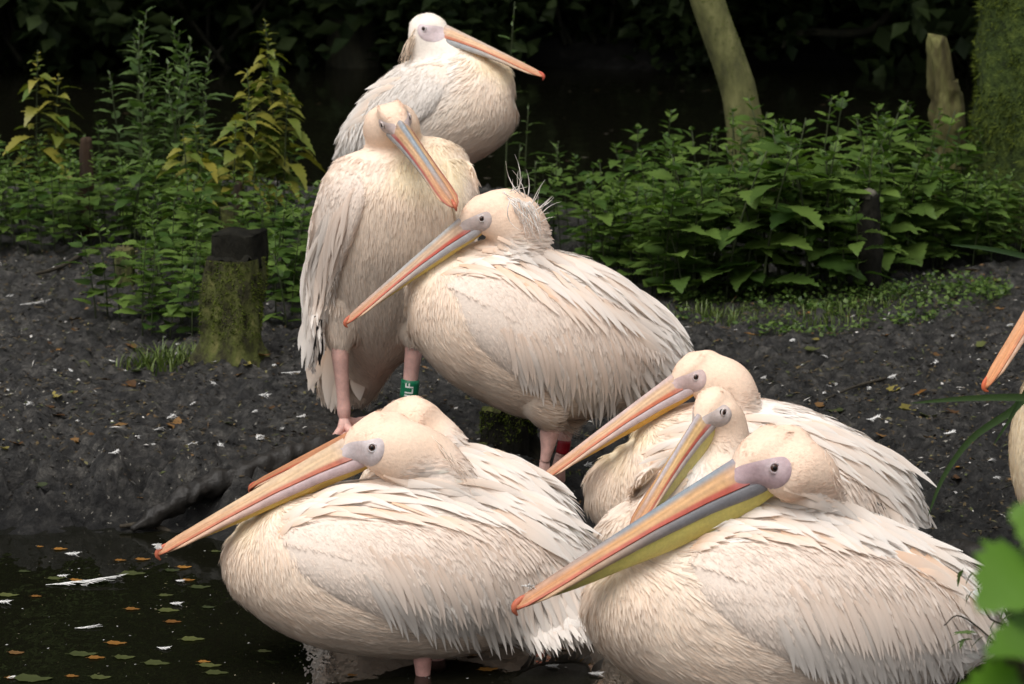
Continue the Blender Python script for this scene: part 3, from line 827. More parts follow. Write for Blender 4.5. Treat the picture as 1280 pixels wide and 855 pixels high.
single('low_weeds', V, [np.hstack([bI, bI + 1, bI + 2, bI + 3])], M['weed'], base, 'mat of tiny bright green weeds on the mud before the right nettle bed', 'weeds', cols=np.repeat(r.random((n, 1)), 4, 0) * np.ones((1, 3)), kind='stuff')
# ------------------------------------------------------------------ pelicans
WHITE = (.90, .84, .785); COVERT = (.82, .695, .60); CREAM = (.86, .705, .57); YELLOW = (.86, .72, .50); TAN = (.73, .60, .49)  # TAN: tail feathers, and bellies with underside shade and wet dirt in the colour
PEACH = (.88, .655, .50); GREYW = (.80, .735, .675); DARK = (.03, .027, .025); PINKW = (.88, .735, .615)

# plumage of the side-on bird, in photo pixels of the pelican that stands in the water by the root:
# (u, v, flow du, dv, length, width, colour)
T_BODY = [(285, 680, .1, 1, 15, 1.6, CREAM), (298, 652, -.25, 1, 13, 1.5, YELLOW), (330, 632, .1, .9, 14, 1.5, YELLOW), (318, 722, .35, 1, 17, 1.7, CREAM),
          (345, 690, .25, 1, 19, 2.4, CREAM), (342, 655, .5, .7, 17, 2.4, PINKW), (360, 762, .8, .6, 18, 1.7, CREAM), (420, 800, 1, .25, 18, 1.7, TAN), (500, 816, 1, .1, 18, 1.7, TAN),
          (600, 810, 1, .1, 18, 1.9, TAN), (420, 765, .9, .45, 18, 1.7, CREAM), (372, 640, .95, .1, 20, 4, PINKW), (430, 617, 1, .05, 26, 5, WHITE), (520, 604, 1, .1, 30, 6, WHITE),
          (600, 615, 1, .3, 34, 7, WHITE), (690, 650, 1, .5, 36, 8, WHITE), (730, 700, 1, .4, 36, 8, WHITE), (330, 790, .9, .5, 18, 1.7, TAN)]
T_WING = [(352, 680, .5, .9, 11, 1.9, COVERT), (400, 660, .62, .78, 12, 2.0, COVERT), (395, 708, .62, .8, 12, 2.0, COVERT), (470, 668, .55, .85, 15, 2.2, COVERT), (470, 740, .5, .9, 15, 2.0, COVERT),
          (560, 690, .5, .9, 20, 2.6, COVERT), (560, 770, .4, .9, 24, 3.4, GREYW), (650, 700, .55, .85, 24, 3.4, COVERT), (650, 780, .4, .95, 28, 5.2, GREYW), (720, 740, .5, .9, 28, 5.4, GREYW)]
T_POLY = [(346, 673), (352, 658), (370, 650), (400, 645), (440, 644), (500, 650), (560, 648), (620, 650), (680, 672), (722, 700), (738, 745), (735, 790), (690, 798), (640, 800), (578, 800), (520, 795), (470, 775), (420, 752), (380, 728), (355, 702)]
# rows of long feathers: base line, tip line, count, width, lift (m), colour, part of the wing?
T_ROWS = [([(455, 728), (540, 735), (620, 725), (690, 705)], [(492, 790), (578, 815), (660, 816), (748, 815)], 24, 11, .004, GREYW, 1),
          ([(470, 700), (550, 705), (630, 690), (690, 680)], [(505, 768), (585, 788), (660, 785), (738, 790)], 22, 10, .008, COVERT, 1),
          ([(610, 640), (650, 655), (690, 690)], [(700, 690), (738, 722), (750, 760)], 12, 14, .022, WHITE, 0),
          ([(352, 668), (372, 648), (410, 640), (470, 640), (540, 640)], [(378, 652), (420, 640), (478, 648), (545, 665), (620, 678)], 18, 8, .014, PINKW, 0),
          ([(350, 650), (380, 632), (440, 622), (510, 620), (570, 625)], [(390, 636), (445, 630), (520, 640), (600, 655), (660, 672)], 18, 10, .017, WHITE, 0),
          ([(375, 630), (430, 612), (500, 606), (580, 612), (630, 622)], [(430, 615), (505, 620), (590, 638), (665, 652), (720, 680)], 18, 11, .020, WHITE, 0),
          ([(480, 602), (550, 602), (610, 612), (650, 628)], [(560, 608), (640, 628), (700, 645), (752, 671)], 14, 12, .023, WHITE, 0)]
T_FRAME = ((283, 690), (748, 715), 112)

class BodyFrame:
    def __init__(s, breast, tail, hh):
        s.o = np.array(breast, float); ax = np.array(tail, float) - s.o
        s.L = np.linalg.norm(ax); s.e1 = ax / s.L
        e2 = np.array([s.e1[1], -s.e1[0]]); s.e2 = e2 if e2[1] < 0 else -e2
        s.h = hh
    def to(s, p):
        d = np.asarray(p, float) - s.o
        return np.array([d @ s.e1 / s.L, d @ s.e2 / s.h])
    def back(s, a):
        return s.o + s.e1 * (a[0] * s.L) + s.e2 * (a[1] * s.h)
    def vec(s, v):
        v = np.asarray(v, float); return np.array([v @ s.e1, v @ s.e2])
TF = BodyFrame(*T_FRAME)

def ellipsoid(C, R, rad, nu=20, nv=14):
    th = np.linspace(0, 2 * math.pi, nu, endpoint=False); ph = np.linspace(-math.pi / 2, math.pi / 2, nv)[1:-1]
    S = np.array([[math.cos(p) * math.cos(t), math.cos(p) * math.sin(t), math.sin(p)] for p in ph for t in th])
    S = np.vstack([S, [[0, 0, -1], [0, 0, 1]]]) * rad
    V = np.asarray(C) + S @ np.asarray(R).T
    m = len(ph); i = np.arange(m - 1)[:, None] * nu; j = np.arange(nu)[None]; k = (j + 1) % nu
    quads = np.stack([i + j, i + k, i + nu + k, i + nu + j], -1).reshape(-1, 4)
    jj = np.arange(nu); kk = (jj + 1) % nu; e = (m - 1) * nu
    tris = np.vstack([np.stack([kk, jj, np.full(nu, m * nu)], -1), np.stack([e + jj, e + kk, np.full(nu, m * nu + 1)], -1)])
    return V, [quads, tris]

def remesh(V, F, voxel, smooth=8):
    me = mesh('tmp', V, F, None)
    o = bpy.data.objects.new('tmp', me); COL.objects.link(o)
    m = o.modifiers.new('r', 'REMESH'); m.mode = 'VOXEL'; m.voxel_size = voxel
    s = o.modifiers.new('s', 'SMOOTH'); s.factor = .5; s.iterations = smooth
    dg = bpy.context.evaluated_depsgraph_get()
    ev = o.evaluated_get(dg); em = ev.to_mesh()
    n = len(em.vertices); V2 = np.empty(n * 3, dtype=np.float32); em.vertices.foreach_get('co', V2)
    F2 = [tuple(p.vertices) for p in em.polygons]
    ev.to_mesh_clear(); bpy.data.objects.remove(o); bpy.data.meshes.remove(me)
    V2 = V2.reshape(-1, 3).astype(float)
    q = np.array([f for f in F2 if len(f) == 4], dtype=np.int32).reshape(-1, 4)
    t = np.array([f for f in F2 if len(f) == 3], dtype=np.int32).reshape(-1, 3)
    return V2, q, t

class Field:
    def __init__(s, pts):
        s.p = np.array([q[:2] for q in pts], float); s.d = unit(np.array([q[2:4] for q in pts], float))
        s.lw = np.array([q[4:6] for q in pts], float); s.c = np.array([q[6] for q in pts], float)
    def __call__(s, uv):
        w = 1.0 / (((uv[:, None] - s.p[None]) ** 2).sum(-1) + 60.0) ** 1.6
        w /= w.sum(1, keepdims=True)
        return w @ s.d, w @ s.lw, w @ s.c

def pixv(P):
    d = P - CAM; dep = d @ FWD
    return np.column_stack([CU + FPX * (d @ RGT) / dep, CV - FPX * (d @ UPV) / dep]), dep

def strew(V, tris, field, cov, rs, side_cull=.4, lift=.16, mask=None, tipwhite=.18, jit=.16):
    """Short feathers over a surface, lying along the field's flow. Returns V, F, cols."""
    A, B, C = V[tris[:, 0]], V[tris[:, 1]], V[tris[:, 2]]
    ctr = (A + B + C) / 3
    nr = np.cross(B - A, C - A); area = np.linalg.norm(nr, axis=1) / 2; nr = unit(nr)
    uv, dep = pixv(ctr)
    d2, lw, col = field(uv)
    s = FPX / dep
    dens = cov * area * s * s / (lw[:, 0] * lw[:, 1] * .6)
    facing = -(nr * unit(ctr - CAM)).sum(1)
    dens = dens * np.where(facing > -.15, 1.0, side_cull)
    if mask is not None: dens = dens * mask(ctr, uv)
    cnt = rs.poisson(dens)
    idx = np.repeat(np.arange(len(tris)), cnt); n = len(idx)
    a, b = rs.random((2, n)); sw = a + b > 1; a[sw], b[sw] = 1 - a[sw], 1 - b[sw]
    P = A[idx] + (B - A)[idx] * a[:, None] + (C - A)[idx] * b[:, None]
    uv, dep = pixv(P); d2, lw, col = field(uv); s = (FPX / dep)[:, None]
    nn = nr[idx]
    D = RGT[None] * d2[:, :1] - UPV[None] * d2[:, 1:2]
    D = D - nn * (D * nn).sum(1, keepdims=True); D = unit(D + 1e-6)
    sd = np.cross(nn, D)
    D = unit(D + sd * rs.normal(size=(n, 1)) * jit); sd = np.cross(nn, D)
    shortf = sstep(7, 13, lw[:, :1])
    L = lw[:, :1] / s * (.75 + .5 * rs.random((n, 1))); W = lw[:, 1:2] / s * .5 * (.8 + .4 * rs.random((n, 1)))
    up = lift * (.45 + .55 * shortf) * (.6 + .8 * rs.random((n, 1)))
    def pt(t, h): return P + D * L * t + nn * (L * (up * h - .9 * L * t * t) - .0015)
    p0, p1, p2, p3 = pt(0, -.05), pt(.38, .5), pt(.76, .85), pt(1.0, .8)
    tl = rs.normal(size=(n, 1)) * (.05 + .08 * shortf); s1 = unit(sd + nn * tl)
    Vn = np.stack([p0 + s1 * W * .5, p0 - s1 * W * .5, p1 + s1 * W, p1 - s1 * W, p2 + s1 * W * .75, p2 - s1 * W * .75, p3], 1).reshape(-1, 3)
    b7 = np.arange(n)[:, None] * 7
    Fq = np.vstack([np.hstack([b7, b7 + 1, b7 + 3, b7 + 2]), np.hstack([b7 + 2, b7 + 3, b7 + 5, b7 + 4])]); Ft = np.hstack([b7 + 4, b7 + 5, b7 + 6])
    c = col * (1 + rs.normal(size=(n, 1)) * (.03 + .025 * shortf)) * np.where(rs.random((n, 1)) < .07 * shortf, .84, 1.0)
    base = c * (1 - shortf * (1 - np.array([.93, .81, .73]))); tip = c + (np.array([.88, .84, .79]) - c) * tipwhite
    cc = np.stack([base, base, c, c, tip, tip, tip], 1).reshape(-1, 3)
    return Vn, [Fq, Ft], np.clip(cc, 0, .93)

HW = [(-.02, .076), (.08, .066), (.2, .058), (.4, .052), (.6, .050), (.8, .053), (.9, .050), (.96, .036), (1.0, .012)]
TOPZ = [(.05, .054), (.10, .052), (.2, .048), (.35, .042), (.5, .035), (.7, .025), (.9, .014), (1.0, .003)]
TOMZ = [(.0, -.034), (.1, -.024), (.25, -.010), (.45, .0), (.7, .0), (.9, -.006), (1.0, -.014)]
LOWZ = [(.0, -.088), (.1, -.078), (.25, -.056), (.5, -.038), (.7, -.029), (.9, -.023), (1.0, -.021)]
def tab(t, x): return np.interp(x, [q[0] for q in t], [q[1] for q in t])

BLUE = (.30, .33, .36); ORANGE = (.50, .22, .11); PALEO = (.52, .34, .21); RED = (.38, .08, .055); LILAC = (.46, .36, .37); SLATE = (.20, .19, .19)
PYEL = (.62, .52, .12); PGOLD = (.62, .36, .07); PINKB = (.70, .42, .30)

class Pelican:
    def __init__(s, name, label, base_uv, zground, trunk, necks, head, frame=None, body=None, wing=None, poly=None, rows=None, extra=(), k=None, seed=0,
                 style=None, cov=2.1, voxel=.006, farwing=True, base_y=None):
        s.rs = np.random.default_rng(100 + seed); s.seed = seed
        b = PZ(base_uv[0], base_uv[1], zground)
        if base_y: b = PY(base_uv[0], base_uv[1], base_y)
        s.Y = b[1]; s.base = b
        s.root = thing('pelican', b, label, 'pelican', None)
        s.sc = FPX / ((b - CAM) @ FWD)
        fr = BodyFrame(*frame) if frame else TF
        s.fr = fr; s.k = k or (fr.L / TF.L + fr.h / TF.h) / 2
        mp = lambda u, v: tuple(fr.back(TF.to((u, v))))
        def mv(du, dv): 
            w = TF.vec((du, dv)); return tuple(fr.e1 * w[0] + fr.e2 * w[1])
        s.map = mp
        def conv(T): return [(*mp(q[0], q[1]), *mv(q[2], q[3]), q[4] * s.k * (1.2 if T is T_BODY and q[4] < 21 else 1), q[5] * s.k * (.84 if T is T_BODY and q[4] < 21 else 1), q[6]) for q in T]
        # --- solids
        solids = [s.loft(t) for t in trunk] + [s.loft(n) for n in necks]
        s.set_head(head)
        solids += s.head_solids()
        V, F = join(solids)
        s.V, q, t = remesh(V, F, voxel, 9)
        s.tris = np.vstack([t, q[:, [0, 1, 2]], q[:, [0, 2, 3]]])
        s.fix_normals()
        # soften the joins of the head
        X = s.local(s.V); wgt = (sstep(-.65, -.45, X[:, 0]) * sstep(.25, .12, X[:, 0]) * (np.abs(X[:, 1]) < .22) * (np.abs(X[:, 2]) < .32))[:, None]
        E = np.vstack([s.tris[:, [0, 1]], s.tris[:, [1, 2]], s.tris[:, [2, 0]]]); deg = np.bincount(E[:, 0], minlength=len(s.V))[:, None].astype(float)
        for _ in range(16):
            acc = np.column_stack([np.bincount(E[:, 0], weights=s.V[E[:, 1], k], minlength=len(s.V)) for k in range(3)])
            s.V = s.V + wgt * .55 * (acc / np.maximum(deg, 1) - s.V)
        s.bvh = BVHTree.FromPolygons(s.V.tolist(), s.tris.tolist())
        hp = s.head_field()
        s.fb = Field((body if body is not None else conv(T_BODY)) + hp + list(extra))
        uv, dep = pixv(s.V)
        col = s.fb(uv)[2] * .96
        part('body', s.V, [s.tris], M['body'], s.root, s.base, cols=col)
        # --- wings
        s.wings = []
        wf = Field(wing if wing is not None else conv(T_WING))
        polys = poly if poly is not None else [[mp(*p) for p in T_POLY]]
        for pl in polys: s.add_wing(pl, wf, 1)
        if farwing: s.add_wing(polys[0], wf, -1)
        # --- small feathers of the body
        hmask = lambda P, uv: s.not_face(P)
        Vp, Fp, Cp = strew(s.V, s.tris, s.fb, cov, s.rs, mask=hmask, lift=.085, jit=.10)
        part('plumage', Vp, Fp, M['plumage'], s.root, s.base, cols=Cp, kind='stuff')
        # --- long feathers
        if rows is None:
            rows = [([mp(*p) for p in r[0]], [mp(*p) for p in r[1]], r[2], r[3] * s.k, r[4], r[5], r[6]) for r in T_ROWS]
        s.bvh2 = BVHTree.FromPolygons(s.allV.tolist(), s.allT.tolist()) if s.wings else s.bvh
        for ri, r in enumerate(rows): s.feather_row(*r, ri)
        s.build_head(style or {})

    def P(s, u, v, d=0.0): return PY(u, v, s.Y + d)

    def loft(s, st):
        """st: (u, v, radius px in the picture plane, radius m in depth, depth m)."""
        C = np.array([s.P(q[0], q[1], q[4]) for q in st])
        r1 = np.array([q[2] for q in st]) / s.sc; r2 = np.array([q[3] for q in st])
        Q = catmull(np.column_stack([C, r1, r2]), max(24, 5 * len(st)))
        C, r1, r2 = Q[:, :3], np.maximum(Q[:, 3], .003), np.maximum(Q[:, 4], .003)
        T = np.gradient(C, axis=0); T[:, 1] *= .25; T = unit(T)
        A = unit(np.cross(T, FWD)); B = unit(np.cross(A, T))
        seg = 28; th = np.linspace(0, 2 * math.pi, seg, endpoint=False)
        ring = C[:, None] + r1[:, None, None] * np.cos(th)[None, :, None] * A[:, None] + r2[:, None, None] * np.sin(th)[None, :, None] * B[:, None]
        m = len(C); V = np.vstack([ring.reshape(-1, 3), C[0], C[-1]])
        i = np.arange(m - 1)[:, None] * seg; j = np.arange(seg)[None]; k = (j + 1) % seg
        quads = np.stack([i + j, i + k, i + seg + k, i + seg + j], -1).reshape(-1, 4)
        jj = np.arange(seg); kk = (jj + 1) % seg; e = (m - 1) * seg
        tris = np.vstack([np.stack([kk, jj, np.full(seg, m * seg)], -1), np.stack([e + jj, e + kk, np.full(seg, m * seg + 1)], -1)])
        return V, [quads, tris]

    def fix_normals(s):
        a, b, c = s.V[s.tris[:, 0]], s.V[s.tris[:, 1]], s.V[s.tris[:, 2]]
        if (np.cross(b, c) * a).sum() - (np.cross(b - a, c - a) * s.V.mean(0)).sum() < 0: s.tris = s.tris[:, ::-1].copy()

    def set_head(s, h):
        """h: eye px, tip px, depth of head, depth of tip, roll."""
        (eu, ev), (tu, tv), de, dt, roll = h[:5]
        s.O = s.P(eu, ev, de); tip = s.P(tu, tv, dt)
        d = tip - s.O; s.HL = np.linalg.norm(d); s.HF = d / s.HL
        lat = unit(np.cross([0, 0, 1.0], s.HF)); up = np.cross(s.HF, lat)
        c, q = math.cos(roll), math.sin(roll)
        s.HY, s.HU = c * lat + q * up, -q * lat + c * up
        s.skull = h[5] if len(h) > 5 else {}
        if s.skull.get('side_eye', True):                # the given eye is the one facing us: put the middle of the head behind it
            sg = 1 if (s.HY @ (CAM - s.O)) > 0 else -1
            s.O = s.O - s.HY * sg * .075 * s.HL * .9
            d = tip - s.O; s.HL = np.linalg.norm(d); s.HF = d / s.HL
            lat = unit(np.cross([0, 0, 1.0], s.HF)); up = np.cross(s.HF, lat)
            s.HY, s.HU = c * lat + q * up, -q * lat + c * up
        s.HR = np.column_stack([s.HF, s.HY, s.HU])

    def hp(s, X):
        return s.O + s.HL * (np.asarray(X, float) @ s.HR.T)

    def head_solids(s):
        k = s.skull
        c = k.get('c', (-.085, 0, -.01)); r = k.get('r', (.125, .088, .092))
        out = [ellipsoid(s.hp(c), s.HR, np.array(r) * s.HL)]
        # forehead and face tapering to the bill
        st = [(-.10, .006, .09, .095), (-.05, .002, .085, .088), (.02, -.010, .072, .074), (.09, -.016, .054, .062), (.14, -.016, .044, .054), (.20, -.012, .026, .040)]
        P, r1, r2 = [], [], []
        rings = []; seg = 20; th = np.linspace(0, 2 * math.pi, seg, endpoint=False)
        q = catmull(np.array(st), 16)
        for x, z, rz, ry in q:
            rings.append(s.hp(np.column_stack([np.full(seg, x), ry * np.cos(th), z + rz * np.sin(th)])))
        V = np.vstack(rings + [s.hp([[q[0, 0], 0, q[0, 1]]]), s.hp([[q[-1, 0], 0, q[-1, 1]]])])
        m = len(q); i = np.arange(m - 1)[:, None] * seg; j = np.arange(seg)[None]; kk = (j + 1) % seg
        quads = np.stack([i + j, i + kk, i + seg + kk, i + seg + j], -1).reshape(-1, 4)
        a = np.arange(seg); b = (a + 1) % seg; e = (m - 1) * seg
        tris = np.vstack([np.stack([b, a, np.full(seg, m * seg)], -1), np.stack([e + a, e + b, np.full(seg, m * seg + 1)], -1)])
        out.append((V, [quads, tris]))
        # feathered brows overhanging the bare face, forehead wedge, cheeks
        for sg in (-1, 1):
            Rb = s.HR @ np.array([[.97, .1 * sg, .2], [-.12 * sg, .99, 0], [-.2, 0, .98]])
            out.append(ellipsoid(s.hp((-.02, sg * .056, .054)), Rb, np.array((.11, .036, .030)) * s.HL, 16, 10))
            out.append(ellipsoid(s.hp((-.115, sg * .068, -.035)), s.HR, np.array((.085, .036, .072)) * s.HL, 16, 10))
        out.append(ellipsoid(s.hp((.0, 0, .050)), s.HR, np.array((.09, .055, .040)) * s.HL, 16, 10))
        return out

    def local(s, P): return (P - s.O) @ s.HR / s.HL

    def not_face(s, P):
        X = s.local(P)
        face = (X[:, 0] > -.046) & (X[:, 0] < .3) & (X[:, 2] < .034) & (X[:, 2] > -.075 - .9 * np.minimum(X[:, 0], 0)) & (np.abs(X[:, 1]) < .14)
        return np.where(face | ((X[:, 0] > .10) & (X[:, 2] > -.1) & (np.abs(X[:, 1]) < .1) & (X[:, 0] < .3)), 0.0, 1.0)

    def head_field(s):
        out = []
        fk = s.k
        for x, z, dx, dz in [(.03, .07, -1, .1), (-.08, .09, -1, -.05), (-.2, .08, -1, -.3), (-.3, 0, -.7, -.7), (-.12, 0, -1, -.15), (-.1, -.1, -1, -.35), (-.22, -.08, -.8, -.6), (-.02, -.12, -.9, -.4)]:
            p = s.hp([[x, .09 * (1 if (s.HY @ (CAM - s.O)) > 0 else -1), z]])[0]; q = s.hp([[x + dx * .02, 0, z + dz * .02]])[0] - s.hp([[x, 0, z]])[0]
            u, v = pix(p); d = np.array([q @ RGT, -(q @ UPV)])
            d = d if np.linalg.norm(d) > 1e-4 else np.array([0, 1.0])
            out.append((u, v, *d, 7.5 * fk, 1.1 * fk, s.skull.get('col', PEACH)))
        return out

    def add_wing(s, poly, wf, side):
        P = np.array(poly, float)
        Pc = catmull(np.vstack([P, P[:1]]), 64)[:-1]; n = len(Pc)
        c = P.mean(0); K = 14
        org = Vector(CAM) if side > 0 else None
        uvs, ks = [c], [0.0]
        for i in range(1, K + 1):
            f = (i / K) ** .8
            for p in Pc: uvs.append(c + (p - c) * f); ks.append(f)
        uvs = np.array(uvs); ks = np.array(ks)
        ymid = np.median(s.V[:, 1])
        Yh = np.full(len(uvs), np.nan)
        for i, (u, v) in enumerate(uvs):
            r = Vector(ray(u, v)).normalized()
            if side > 0: h = s.bvh.ray_cast(Vector(CAM), r)
            else: h = s.bvh.ray_cast(Vector(CAM) + r * (s.Y + 3), -r)
            if h[0] is not None: Yh[i] = h[0].y
        miss = np.isnan(Yh)
        med = np.nanmedian(Yh) if (~miss).any() else ymid
        for i in np.where(miss)[0]:
            q = PY(uvs[i][0], uvs[i][1], med); h = s.bvh.find_nearest(Vector(q)); Yh[i] = .5 * h[0].y + .5 * med
        G = Yh[1:].reshape(K, n)
        for _ in range(5):
            G2 = G.copy(); G2 = (np.roll(G, 1, 1) + np.roll(G, -1, 1) + 2 * G) / 4
            G2[1:-1] = (G2[1:-1] * 2 + G[:-2] + G[2:]) / 4; G = G2
        Yh = np.concatenate([[G[0].mean()], G.ravel()])
        off = .030 * np.sqrt(np.clip(1 - ks ** 3, 0, 1)) - .010
        front = np.array([PY(u, v, y - side * o) for (u, v), y, o in zip(uvs, Yh, off)])
        backv = np.array([PY(u, v, y + side * .025) for (u, v), y in zip(uvs, Yh)])
        m = len(front)
        def idx(i, j): return 1 + (i - 1) * n + (j % n)
        F = []
        for j in range(n):
            F.append((0, idx(1, j), idx(1, j + 1)))
            for i in range(1, K):
                F.append((idx(i, j), idx(i + 1, j), idx(i + 1, j + 1))); F.append((idx(i, j), idx(i + 1, j + 1), idx(i, j + 1)))
        F = np.array(F)
        nr = np.cross(front[F[:, 1]] - front[F[:, 0]], front[F[:, 2]] - front[F[:, 0]])
        if (nr @ FWD).sum() * side > 0: F = F[:, ::-1].copy()
        rim = np.array([(idx(K, j), idx(K, j + 1), m + idx(K, j + 1), m + idx(K, j)) for j in range(n)])
        V = np.vstack([front, backv])
        uv, _ = pixv(V); col = wf(uv)[2]
        w = part('wing', V, [np.vstack([F, (F + m)[:, ::-1]]), rim], M['body'], s.root, s.base, cols=col * .9)
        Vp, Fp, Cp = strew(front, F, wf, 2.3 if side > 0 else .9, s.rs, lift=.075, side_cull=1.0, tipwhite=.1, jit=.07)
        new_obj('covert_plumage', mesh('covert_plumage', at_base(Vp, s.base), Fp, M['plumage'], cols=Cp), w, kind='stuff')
        if side > 0: s.wings.append((w, front, F))
        if not hasattr(s, 'allV'): s.allV, s.allT = s.V, s.tris
        if side > 0:
            o = len(s.allV); s.allV = np.vstack([s.allV, front]); s.allT = np.vstack([s.allT, F + o])

    def feather_row(s, bpoly, tpoly, n, wpx, lift, color, onwing, ri, thin=False, depth=None):
        if color != DARK and color != TAN:
            if onwing: n, wpx, lift = int(n * 1.55), wpx * .74, lift * .5 + .004
            else: n, wpx, lift = int(n * 1.12), wpx * .98, lift * .7
        bp = catmull(bpoly, n) if len(bpoly) > 2 else np.linspace(bpoly[0], bpoly[-1], n)
        tp = catmull(tpoly, n) if len(tpoly) > 2 else np.linspace(tpoly[0], tpoly[-1], n)
        rs = s.rs
        for i in range(n):
            L0 = np.linalg.norm(tp[i] - bp[i])
            b = bp[i] + rs.normal(size=2) * wpx * .35 + (tp[i] - bp[i]) * rs.uniform(-.28, .22); t = tp[i] + rs.normal(size=2) * np.array([wpx * .3, wpx * .3]) * (1 + L0 / 150)
            ax = t - b; L = np.linalg.norm(ax); pe = np.array([-ax[1], ax[0]]) / L
            sag = rs.normal() * .03 * L - .04 * L * (1 if ax[0] > 0 else -1)
            ts = np.linspace(0, 1, 8)
            q = b + ax * ts[:, None] + pe * (sag * 4 * ts * (1 - ts))[:, None]
            Ys, ns = [], []; last = None
            for (u, v) in q:
                h = s.bvh2.ray_cast(Vector(CAM), Vector(ray(u, v)).normalized())
                if depth is not None: Ys.append(s.Y + depth); ns.append(-FWD)
                elif h[0] is not None and (last is None or abs(h[0].y - last) < .09): last = h[0].y; ns.append(np.array(h[1])); Ys.append(last)
                else: Ys.append(np.nan if last is None else last + .004); ns.append(-FWD)
            Ys = np.array(Ys)
            if np.isnan(Ys).all(): continue
            Ys[np.isnan(Ys)] = np.nanmax(Ys)
            Ys = np.convolve(np.pad(Ys, 2, mode='edge'), np.ones(5) / 5, 'valid')
            lf = lift * np.minimum(1, .15 + ts * 1.1) + .0012 * (i % 3)
            C = np.array([PY(u, v, y) for (u, v), y in zip(q, Ys)])
            nn = np.array([x if x @ FWD < 0 else -x for x in ns]).mean(0); nn = unit(nn - .6 * FWD)
            C = C + nn * lf[:, None]
            T = unit(np.gradient(C, axis=0)); S = unit(np.cross(T, nn)); Nn = np.cross(S, T)
            Nn = np.where((Nn @ -FWD)[:, None] < 0, -Nn, Nn)
            sc = FPX / ((C[0] - CAM) @ FWD)
            prof = np.array([.45, .75, .92, 1, .96, .78, .46, .05]) if not thin else np.array([1, 1, .9, .8, .7, .6, .4, .1])
            w = wpx / sc * .5 * prof * (.85 + .3 * rs.random())
            tilt = .05 + .03 * rs.normal()
            edge = S + Nn * tilt
            Lf = C + edge * w[:, None] - Nn * (.10 * w)[:, None]; Rt = C - edge * w[:, None] - Nn * (.10 * w)[:, None]
            V = np.stack([Lf, C + Nn * (.10 * w)[:, None], Rt], 1).reshape(-1, 3)
            F = np.array([[a * 3 + e, a * 3 + e + 1, a * 3 + e + 4, a * 3 + e + 3] for a in range(7) for e in (0, 1)])
            c = np.array(color) * (1 + rs.normal() * .035)
            g = ts[:, None] ** .8
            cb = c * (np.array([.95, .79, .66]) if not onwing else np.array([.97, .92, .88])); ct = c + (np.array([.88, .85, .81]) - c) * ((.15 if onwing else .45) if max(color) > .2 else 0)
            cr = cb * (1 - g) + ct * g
            cc = np.stack([cr * .97, cr * 1.02, cr * .97], 1).reshape(-1, 3)
            par = s.wings[0][0] if (onwing and s.wings) else s.root
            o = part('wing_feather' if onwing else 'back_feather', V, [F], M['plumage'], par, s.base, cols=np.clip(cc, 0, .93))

    def build_head(s, st):
        R = s.rs; L = s.HL
        ridge = np.array(st.get('ridge', BLUE)); side = np.array(st.get('side', PALEO)); edge = np.array(st.get('edge', RED))
        low = np.array(st.get('low', LILAC)); pouch = np.array(st.get('pouch', PYEL)); pd = st.get('depth', .05); tipc = np.array(st.get('tip', ORANGE))
        skin = np.array(st.get('skin', (.60, .47, .47))) * np.array([1.03, 1.02, .97])
        # upper bill
        xs = np.concatenate([np.linspace(.085, .2, 7), np.linspace(.25, .9, 20), [.93, .96, .98, .995]])
        qs = np.sin(np.linspace(-math.pi / 2, math.pi / 2, 41)); nq = len(qs); V, C = [], []
        for x in xs:
            hw, tz, mz = tab(HW, x), tab(TOPZ, x), tab(TOMZ, x)
            dome = np.abs(qs) ** 1.7
            z = tz + (mz - tz) * dome + .006 * np.exp(-(qs / .22) ** 2) - .004 * np.exp(-((np.abs(qs) - .42) / .12) ** 2)
            V.append(s.hp(np.column_stack([np.full(nq, x), hw * qs, z])))
            a = np.abs(qs)
            wr = np.clip(1 - (a - .2) / .16, 0, 1)[:, None] * np.clip((1.02 - x) / .5, 0, 1) 
            we = sstep(.76, .90, a)[:, None]
            tx = sstep(.35, .95, x)
            c = side * (1 - .75 * tx) + tipc * .75 * tx
            c = c * (1 + .10 * np.sin(qs * 23 + 3 * math.sin(x * 9)))[:, None]
            c = c * (1 - wr) + ridge * wr
            c = c * (1 - we) + (edge * (1 - .35 * tx) + tipc * .35 * tx) * we
            bw = (1 - sstep(.085, .17, x)); c = c * (1 - .35 * bw) + skin * .35 * bw
            c = c * .90
            mott = 1 + .22 * np.array([mnoise.noise(Vector((x * 40, q * 5, s.seed))) for q in qs])[:, None]
            C.append(c * mott)
        m = len(xs)
        under = []
        for x in xs:
            hw, mz = tab(HW, x), tab(TOMZ, x)
            under.append(s.hp(np.column_stack([np.full(nq, x), hw * qs * .98, np.full(nq, mz - .004)])))
        V = np.vstack(V + under); Cc = np.vstack(C + [np.tile(edge * .7, (nq, 1))] * m)
        i = np.arange(m - 1)[:, None] * nq; j = np.arange(nq - 1)[None]
        top = np.stack([i + j, i + j + 1, i + nq + j + 1, i + nq + j], -1).reshape(-1, 4); o = m * nq
        a = np.arange(m - 1) * nq
        sides = np.vstack([np.stack([a, a + nq, o + a + nq, o + a], -1), np.stack([a + nq - 1 + nq, a + nq - 1, o + a + nq - 1, o + a + nq - 1 + nq], -1)])
        e = (m - 1) * nq; jj = np.arange(nq - 1)
        end = np.stack([e + jj, e + jj + 1, o + e + jj + 1, o + e + jj], -1)
        ub = part('upper_bill', V, [np.vstack([top, top[:, ::-1] + o, sides, end])], M['bill'], s.root, s.base, cols=np.clip(Cc, 0, .9))
        # hooked nail
        pts = s.hp([(.93, 0, .008), (.965, 0, .006), (.99, 0, -.002), (1.003, 0, -.018), (1.0, 0, -.040)])
        Vn, Fn = tube(pts, np.array([.004, .010, .0125, .010, .003]) * L, 12, n=14, ref=s.HY)
